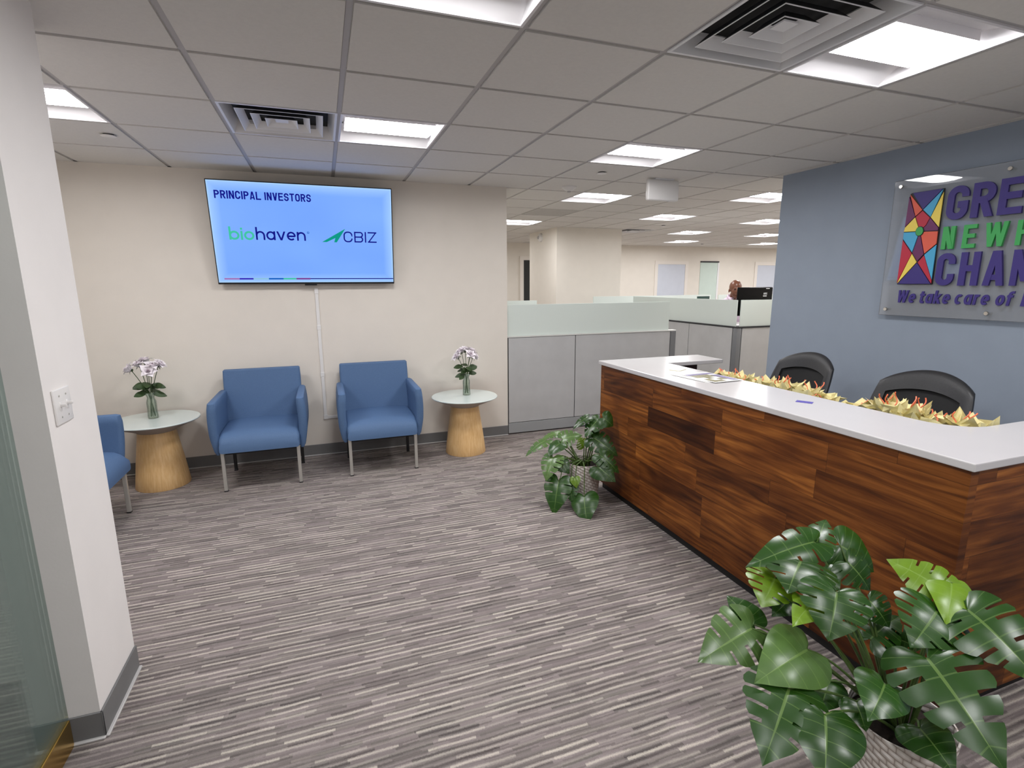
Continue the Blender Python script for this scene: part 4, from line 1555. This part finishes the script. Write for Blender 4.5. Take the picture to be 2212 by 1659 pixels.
def sign_text(name, m_, text, y_left, z0, h, w, t_, track, depth, shear=0.0, x=0.70):
    q = MB()
    lettering(q, text, sx, -y_left, z0, h, w, t_, track, depth, shear, x)
    return q.build(name, m_, sign, smooth=0)


sign_text('letters', 'navy', 'GREATER', 0.3675, 1.960, 0.206, 0.580, 0.190, 0.095, 0.014)
sign_text('letters', 'green', 'NEW', 0.367, 1.779, 0.142, 0.500, 0.175, 0.33, 0.014)
sign_text('letters', 'green', 'HAVEN', -0.024, 1.779, 0.142, 0.500, 0.175, 0.33, 0.014)
sign_text('letters', 'navy', 'CHAMBER', 0.375, 1.548, 0.206, 0.515, 0.180, 0.14, 0.014)
for word, yl in (('We', 0.608), ('take', 0.462), ('care', 0.247), ('of', 0.028), ('business', -0.098)):
    sign_text('tagline_letters', 'navy', word, yl, 1.430, 0.086, 0.50, 0.170, 0.10, 0.008, 0.12, 0.74)
PT = dict(TL=(0.607, 2.161), TLb=(0.594, 2.166), TR=(0.398, 2.166), L1=(0.614, 1.939), L2=(0.618, 1.911), L3=(0.616, 1.865), BL=(0.618, 1.556),
          BR=(0.391, 1.556), R1=(0.3957, 1.918), R2=(0.396, 1.901), R3=(0.394, 1.817), BRt=(0.393, 1.580), X1=(0.511, 2.044), X2=(0.5518, 2.006),
          X3=(0.4564, 1.990), C=(0.510, 1.907), D1=(0.541, 1.766), D3=(0.4637, 1.753), D4=(0.501, 1.706), R4=(0.476, 1.943), TR2=(0.396, 2.150), TL2=(0.610, 2.150))
tiles = [('navy', 'TLb TR X1'), ('s_plum', 'TL2 X2 L1'), ('s_orange', 'TL X1 X2'), ('s_sky', 'TR X3 X1'), ('s_yellow', 'TR2 R1 X3'), ('s_red', 'X1 X3 R4 C X2'),
         ('s_plum', 'X3 R1 R2 C R4'), ('s_yellow', 'X2 C L2 L1'), ('s_sky', 'L2 C D1 L3'), ('s_orange', 'C R2 R3 D3'), ('s_plum', 'C D3 D4 D1'),
         ('s_red', 'L3 D1 BL'), ('s_yellow', 'D1 D4 BL'), ('s_red', 'D4 D3 BRt BR'), ('s_sky', 'D3 R3 BRt'), ('navy', 'BL D4 BR')]
MB().prism([(-PT[k][0], PT[k][1]) for k in ('BL', 'BR', 'R3', 'R1', 'TR', 'TLb', 'TL', 'L1', 'L2')], 0.008, sx).build('emblem_backing', 's_black', sign, smooth=0)
for m_, ks in tiles:
    P_ = [Vector(PT[k]) for k in ks.split()]
    cen = sum(P_, Vector((0, 0))) / len(P_)
    P_ = [cen + (p - cen) * 0.935 for p in P_]
    MB().prism([(-p.x, p.y) for p in P_], 0.006, lambda u, v, d: Vector((-0.0542 - d, -u, v))).build('emblem_tile', m_, sign, smooth=0)
MB().prism([(-0.510 + 0.027 * math.cos(k * PI / 12), 1.907 + 0.033 * math.sin(k * PI / 12)) for k in range(24)], 0.008, lambda u, v, d: Vector((-0.0542 - d, -u, v))).build('emblem_ring', 's_black', sign, smooth=0)
MB().prism([(-0.510 + 0.023 * math.cos(k * PI / 12), 1.907 + 0.028 * math.sin(k * PI / 12)) for k in range(24)], 0.012, lambda u, v, d: Vector((-0.0542 - d, -u, v))).build('emblem_centre', 'green', sign, smooth=0)


# ------------------------------------------------------------------ monstera plants
OUT = [(0.0, 0.02), (-0.12, 0.06), (-0.21, 0.15), (-0.235, 0.28), (-0.17, 0.40), (-0.05, 0.475), (0.10, 0.50), (0.26, 0.475), (0.43, 0.41), (0.60, 0.315), (0.76, 0.20), (0.90, 0.085), (1.0, 0.0)]
TONE = [(34, 70, 13), (112, 146, 30), (86, 116, 58)]


def outline(s):
    n = len(OUT) - 1
    f_ = min(n - 1e-6, max(0, s * n))
    i = int(f_)
    q = f_ - i
    p = [OUT[max(0, min(n, i + k))] for k in (-1, 0, 1, 2)]

    def cr(a, b_, c_, d):
        return 0.5 * (2 * b_ + (c_ - a) * q + (2 * a - 5 * b_ + 4 * c_ - d) * q * q + (3 * b_ - a - 3 * c_ + d) * q ** 3)
    return cr(*[k[0] for k in p]), max(0.0, cr(*[k[1] for k in p]))


def add_leaf(mb, A, B, width, split, tone, seed, droop=0.32, fold=0.28):
    rnd = random.Random(seed)
    A, B = Vector(A), Vector(B)
    ln = (B - A).length / 1.0
    # a very foreshortened target is lengthened so that the blade keeps a leaf's proportions
    ax = (B - A).normalized()
    ln = max(ln, width * 0.62)
    hint = Vector((-0.42, -0.42, 0.85)) + Vector((rnd.uniform(-0.2, 0.2), rnd.uniform(-0.2, 0.2), 0))
    nrm = (hint - ax * hint.dot(ax)).normalized()
    sd = nrm.cross(ax).normalized()
    bm = mb.bm
    uvl = bm.loops.layers.uv.verify()
    colr = bm.loops.layers.float_color.get('tone') or bm.loops.layers.float_color.new('tone')
    base = lin(TONE[tone])
    k_ = rnd.uniform(0.8, 1.2)
    rgb = (base[0] * k_, base[1] * k_, base[2] * k_, 1)
    NT_ = 6
    slits = []
    if split:
        for c_ in rnd.choice(((0.47, 0.60, 0.73), (0.44, 0.55, 0.66, 0.77), (0.50, 0.64), (0.46, 0.58, 0.70, 0.80))):
            slits.append((c_ + rnd.uniform(-0.015, 0.015), rnd.uniform(0.009, 0.015), rnd.uniform(0.25, 0.55)))
    S_ = {i / 32 for i in range(33)}
    for c_, h_, _d in slits:
        S_ = {v for v in S_ if abs(v - c_) > h_ + 0.012}
        S_ |= {c_ - h_ - 0.010, c_ - h_, c_ + h_, c_ + h_ + 0.010}
    S_ = sorted(S_)
    NS = len(S_) - 1
    ph_ = rnd.uniform(0, 6)
    for side in (-1, 1):
        grid = {}

        def pt(i, j):
            if (i, j) in grid:
                return grid[(i, j)]
            s, t_ = S_[i], j / NT_
            eu, ev = outline(s)
            mu = max(0.0, (s - 0.30) / 0.70) ** 1.25 * 1.0
            mu = min(mu, eu) if s > 0.5 else mu * 0.6 if mu > max(eu, 0) else mu
            # scallop the edge between the slits
            if split and t_ > 0.6:
                for c_, h_, _d in slits:
                    if abs(s - c_) < 0.04:
                        ev *= 1 - 0.10 * (1 - abs(s - c_) / 0.04) * (t_ - 0.6) / 0.4
            u = mu + (eu - mu) * t_
            v = ev * t_ + 0.0
            L_ = ln
            x_ = u * L_
            y_ = side * v * width * 1.0
            z_ = -droop * L_ * max(0, u) ** 2 + fold * width * v * (0.50 - 2.3 * v) + 0.010 * width * 4 * math.sin(s * 26 + ph_) * t_ * 0.25
            z_ -= 0.10 * width * max(0.0, -u)
            p = A + ax * x_ + sd * y_ + nrm * z_
            grid[(i, j)] = (bm.verts.new(p), s, t_)
            return grid[(i, j)]
        for i in range(NS):
            sm = (S_[i] + S_[i + 1]) / 2
            for j in range(NT_):
                tm = (j + 0.5) / NT_
                cut = False
                for c_, h_, d_ in slits:
                    if abs(sm - c_) < h_ and tm > d_:
                        cut = True
                if cut:
                    continue
                q_ = [pt(i, j), pt(i + 1, j), pt(i + 1, j + 1), pt(i, j + 1)]
                if side < 0:
                    q_.reverse()
                try:
                    f = bm.faces.new([a[0] for a in q_])
                except ValueError:
                    continue
                for lp, a in zip(f.loops, q_):
                    lp[uvl].uv = (a[1], a[2])
                    lp[colr] = rgb
    return A


def plant(label, loc, leaves, pot_h, pot_r, seed, floor_min=0.012):
    """leaves: (blade joint, tip, width, split, tone) in world coordinates"""
    t = thing('potted_monstera', label, 'potted plant', loc)
    P0 = Vector(loc)
    lf, pt_ = MB(), MB()
    rnd = random.Random(seed)
    for k, (A, B, w, sp, tn) in enumerate(leaves):
        A, B = Vector(A) - P0, Vector(B) - P0
        B.z = max(B.z, floor_min)
        add_leaf(lf, A, A + (B - A) * 1.12, w * 1.32, sp, tn, seed * 100 + k)
        a = math.atan2(A.y, A.x) + rnd.uniform(-0.5, 0.5)
        r0 = rnd.uniform(0.01, 0.05)
        S0 = Vector((r0 * math.cos(a), r0 * math.sin(a), pot_h - 0.035))
        mid = S0 * 0.45 + A * 0.55 + Vector((0, 0, 0.07 + 0.20 * max(0, pot_h + 0.12 - A.z)))
        pts = [S0 * (1 - q) ** 2 + mid * 2 * q * (1 - q) + A * q * q for q in [i / 10 for i in range(11)]]
        if A.z < pot_h + 0.05:
            for p in pts[1:-2]:
                p.z = max(p.z, pot_h + 0.012)
        pt_.tube(pts, [0.0052 - 0.0024 * i / 10 for i in range(11)], 7)
    o = lf.build('foliage', 'leaf', t, smooth=70)
    pt_.build('petioles', 'petiole', t)
    prof = []
    for k in range(15):
        q = k / 14
        prof.append((pot_r * (0.78 + 0.22 * q + 0.012 * (k % 2)), pot_h * q))
    inner = [(pot_r * 0.965, pot_h), (pot_r * 0.955, pot_h - 0.05)]
    MB().lathe([(0.0, 0.001)] + prof + inner, n=56, cap=False).build('pot', 'weave', t, smooth=60)
    MB().lathe([(0.0, pot_h - 0.040), (pot_r * 0.5, pot_h - 0.032), (pot_r * 0.958, pot_h - 0.040)], n=32, cap=False).build('soil', 'soil', t)
    return t


LEAVES_NEAR = [((1.939, -0.821, 0.716), (2.031, -0.774, 0.786), 0.088, 1, 0), ((1.917, -0.83, 0.739), (1.699, -0.837, 0.744), 0.101, 1, 0),
    ((1.823, -0.867, 0.708), (1.718, -0.927, 0.708), 0.169, 1, 0), ((1.758, -0.835, 0.647), (1.679, -0.878, 0.617), 0.129, 1, 1),
    ((1.815, -0.96, 0.664), (1.678, -1.0, 0.652), 0.104, 1, 1), ((1.797, -1.013, 0.695), (1.719, -1.074, 0.629), 0.149, 1, 0),
    ((1.981, -0.905, 0.694), (2.013, -0.97, 0.643), 0.109, 1, 0), ((2.087, -0.795, 0.678), (2.164, -0.877, 0.627), 0.135, 0, 0),
    ((1.905, -0.885, 0.662), (1.91, -0.935, 0.639), 0.072, 0, 0), ((2.11, -1.105, 0.686), (2.053, -1.007, 0.746), 0.109, 1, 1),
    ((2.144, -1.103, 0.703), (2.044, -1.17, 0.675), 0.095, 0, 1), ((2.045, -1.132, 0.651), (1.934, -1.164, 0.619), 0.152, 1, 0),
    ((2.105, -1.172, 0.667), (2.079, -1.343, 0.631), 0.173, 1, 0), ((1.975, -1.009, 0.493), (2.076, -1.01, 0.559), 0.100, 1, 0),
    ((1.723, -1.001, 0.518), (1.545, -1.042, 0.534), 0.142, 0, 2), ((1.633, -0.88, 0.527), (1.458, -0.906, 0.517), 0.145, 1, 2),
    ((1.685, -0.839, 0.5), (1.656, -0.772, 0.563), 0.088, 0, 0), ((1.601, -1.054, 0.466), (1.441, -1.153, 0.443), 0.170, 1, 0),
    ((1.639, -1.137, 0.444), (1.539, -1.236, 0.423), 0.150, 0, 0), ((1.81, -1.013, 0.397), (1.74, -1.058, 0.374), 0.092, 0, 0),
    ((1.833, -1.153, 0.493), (1.732, -1.204, 0.493), 0.106, 0, 0), ((1.947, -1.18, 0.562), (1.875, -1.382, 0.508), 0.186, 1, 0),
    ((1.913, -1.206, 0.376), (1.878, -1.301, 0.379), 0.102, 0, 0), ((1.792, -1.111, 0.414), (1.756, -1.165, 0.406), 0.068, 0, 0),
    ((1.998, -0.974, 0.599), (2.003, -1.024, 0.574), 0.101, 1, 0), ((1.829, -0.837, 0.552), (1.756, -0.856, 0.541), 0.064, 0, 0),
    ((2.112, -1.068, 0.554), (2.143, -1.111, 0.555), 0.074, 1, 0), ((2.061, -1.02, 0.485), (2.089, -1.073, 0.487), 0.086, 1, 0)]
LEAVES_FAR = [((2.288, 1.2, 0.626), (2.341, 1.151, 0.586), 0.113, 0, 0), ((2.2, 1.263, 0.624), (2.083, 1.244, 0.587), 0.065, 1, 0),
    ((2.271, 1.234, 0.608), (2.146, 1.19, 0.543), 0.120, 1, 0), ((2.075, 1.49, 0.457), (1.949, 1.481, 0.455), 0.075, 1, 2),
    ((2.028, 1.324, 0.461), (2.129, 1.266, 0.512), 0.121, 1, 2), ((1.94, 1.425, 0.43), (1.784, 1.416, 0.378), 0.084, 1, 2),
    ((1.993, 1.299, 0.438), (1.897, 1.271, 0.396), 0.093, 0, 0), ((1.93, 1.27, 0.347), (1.838, 1.198, 0.254), 0.135, 1, 2),
    ((1.968, 1.23, 0.322), (2.002, 1.164, 0.272), 0.091, 0, 0), ((1.941, 1.193, 0.197), (1.853, 1.085, 0.046), 0.155, 1, 0),
    ((2.024, 1.182, 0.184), (1.992, 1.088, 0.095), 0.102, 1, 0), ((2.044, 1.14, 0.225), (2.032, 1.102, 0.179), 0.058, 0, 1),
    ((2.077, 1.061, 0.111), (2.016, 0.928, 0.02), 0.152, 0, 0), ((2.217, 1.196, 0.483), (2.315, 1.061, 0.418), 0.140, 1, 0),
    ((2.215, 1.09, 0.387), (2.294, 0.983, 0.317), 0.111, 1, 0), ((2.181, 1.066, 0.316), (2.244, 0.957, 0.264), 0.126, 0, 0),
    ((2.206, 1.321, 0.391), (2.188, 1.338, 0.44), 0.089, 1, 1), ((2.107, 1.28, 0.282), (2.145, 1.27, 0.298), 0.033, 0, 1),
    ((2.252, 1.272, 0.492), (2.281, 1.233, 0.46), 0.077, 0, 0)]
plant('large monstera in a white woven pot at the near corner of the reception desk', (2.000, -1.110, 0), LEAVES_NEAR, 0.30, 0.138, 1)
plant('smaller monstera in a white woven pot at the far left end of the reception desk', (2.170, 1.255, 0), LEAVES_FAR, 0.30, 0.130, 2)


# ------------------------------------------------------------------ standing person in the office
def capsule(mb, p0, r0, p1, r1, n=14):
    p0, p1 = Vector(p0), Vector(p1)
    mb.tube([p0, p0.lerp(p1, 0.33), p0.lerp(p1, 0.66), p1], [r0, r0 + (r1 - r0) * 0.33, r0 + (r1 - r0) * 0.66, r1], n)
    mb.ell(p0, (r0, r0, r0), seg=14)
    mb.ell(p1, (r1, r1, r1), seg=14)


def remesh(o, voxel, smooth=4):
    r = o.modifiers.new('skin', 'REMESH')
    r.mode = 'VOXEL'
    r.voxel_size = voxel
    r.use_smooth_shade = True
    s = o.modifiers.new('soft', 'SMOOTH')
    s.iterations = smooth
    s.factor = 0.5


pr = thing('person', 'bald person in a pink shirt standing behind the black monitor', 'person', (5.80, 3.83, 0.0), math.radians(-30))
HC = Vector((0.0, -0.075, 1.490))
b = MB()
b.ell(HC + Vector((0, 0.012, 0.022)), (0.079, 0.098, 0.096), rot=(0.25, 0, 0), seg=28)      # skull
b.ell(HC + Vector((0, -0.040, -0.045)), (0.060, 0.060, 0.080), rot=(0.2, 0, 0), seg=22)     # face
b.ell(HC + Vector((0, -0.066, -0.105)), (0.030, 0.026, 0.022), seg=14)                       # chin
b.ell(HC + Vector((0, -0.108, -0.042)), (0.013, 0.018, 0.020), seg=12)                       # nose
b.ell(HC + Vector((0, -0.096, -0.078)), (0.024, 0.010, 0.010), seg=12)                       # lips
for s in (-1, 1):
    b.ell(HC + Vector((s * 0.080, 0.010, -0.028)), (0.009, 0.017, 0.028), rot=(0.1, 0, s * -0.2), seg=12)
    b.ell(HC + Vector((s * 0.030, -0.093, 0.004)), (0.020, 0.010, 0.009), seg=12)
capsule(b, (0, 0.010, 1.30), 0.058, (0, -0.040, 1.42), 0.055)
b.ell((0, 0.03, 1.13), (0.165, 0.105, 0.20), seg=24)
b.ell((0, 0.02, 0.90), (0.160, 0.110, 0.16), seg=24)
for s in (-1, 1):
    capsule(b, (s * 0.165, 0.02, 1.245), 0.052, (s * 0.245, 0.09, 1.015), 0.042)
    capsule(b, (s * 0.245, 0.09, 1.015), 0.042, (s * 0.135, -0.185, 1.085), 0.028)
    wr = Vector((s * 0.130, -0.200, 1.086))
    b.ell(wr + Vector((-s * 0.012, -0.045, -0.004)), (0.040, 0.050, 0.015), seg=14)
    for k, (dx, ln_) in enumerate(((-0.032, 0.062), (-0.011, 0.074), (0.010, 0.068), (0.030, 0.050))):
        root = wr + Vector((-s * 0.012 + dx, -0.078, -0.003))
        capsule(b, root, 0.0085, root + Vector((dx * 0.15, -ln_ * 0.55, 0.004)), 0.008, 10)
        capsule(b, root + Vector((dx * 0.15, -ln_ * 0.55, 0.004)), 0.008, root + Vector((dx * 0.2, -ln_, -0.014)), 0.007, 10)
    capsule(b, wr + Vector((-s * 0.036, -0.035, -0.004)), 0.011, wr + Vector((-s * 0.068, -0.078, -0.012)), 0.009, 10)
    capsule(b, (s * 0.085, 0.02, 0.86), 0.082, (s * 0.095, 0.0, 0.46), 0.056)
    capsule(b, (s * 0.095, 0.0, 0.46), 0.054, (s * 0.100, 0.03, 0.09), 0.038)
    b.ell((s * 0.105, -0.04, 0.045), (0.040, 0.11, 0.035), seg=14)
body = b.build('body', 'skin', pr)
remesh(body, 0.0065, 3)
b = MB()
b.ell((0, 0.03, 1.12), (0.182, 0.122, 0.215), seg=24)
b.ell((0, 0.02, 0.92), (0.176, 0.126, 0.14), seg=24)
capsule(b, (-0.145, 0.02, 1.290), 0.058, (0.145, 0.02, 1.290), 0.058)
b.ell((0, 0.020, 1.335), (0.125, 0.070, 0.052), seg=20)
for s in (-1, 1):
    capsule(b, (s * 0.165, 0.02, 1.247), 0.065, (s * 0.245, 0.09, 1.015), 0.056)
    capsule(b, (s * 0.245, 0.09, 1.015), 0.056, (s * 0.150, -0.148, 1.078), 0.039)
sh = b.build('shirt', 'shirt', pr)
remesh(sh, 0.008, 3)
b = MB()
for s in (-1, 1):
    b.loft([[(s * 0.072, -0.050, 1.380), (s * 0.010, -0.080, 1.363)], [(s * 0.090, -0.062, 1.357), (s * 0.040, -0.105, 1.323)]], cap=False, closed=False)
    b.loft([[(s * 0.072, -0.050, 1.380), (s * 0.065, 0.050, 1.413), (0, 0.075, 1.420)], [(s * 0.090, -0.060, 1.357), (s * 0.082, 0.060, 1.380), (0, 0.092, 1.385)]], cap=False, closed=False)
o = b.build('collar', 'shirt', pr, smooth=60)
m_ = o.modifiers.new('cloth', 'SOLIDIFY')
m_.thickness = 0.004
b = MB()
b.ell((0, 0.02, 0.875), (0.172, 0.124, 0.13), seg=24)
for s in (-1, 1):
    capsule(b, (s * 0.085, 0.02, 0.86), 0.092, (s * 0.095, 0.0, 0.46), 0.072)
    capsule(b, (s * 0.095, 0.0, 0.46), 0.072, (s * 0.100, 0.03, 0.12), 0.060)
o = b.build('trousers', 'trousers', pr)
remesh(o, 0.01, 3)
for s in (-1, 1):
    MB().ell((s * 0.105, -0.045, 0.046), (0.050, 0.135, 0.044), seg=18).b2((s * 0.105 - 0.045, -0.17, 0.0), (s * 0.105 + 0.045, 0.075, 0.02), 0.008, 2).build('shoe', 'shoe', pr)
    MB().ell(HC + Vector((s * 0.030, -0.0985, -0.012)), (0.010, 0.006, 0.005), seg=10).build('eye', 'eye', pr)
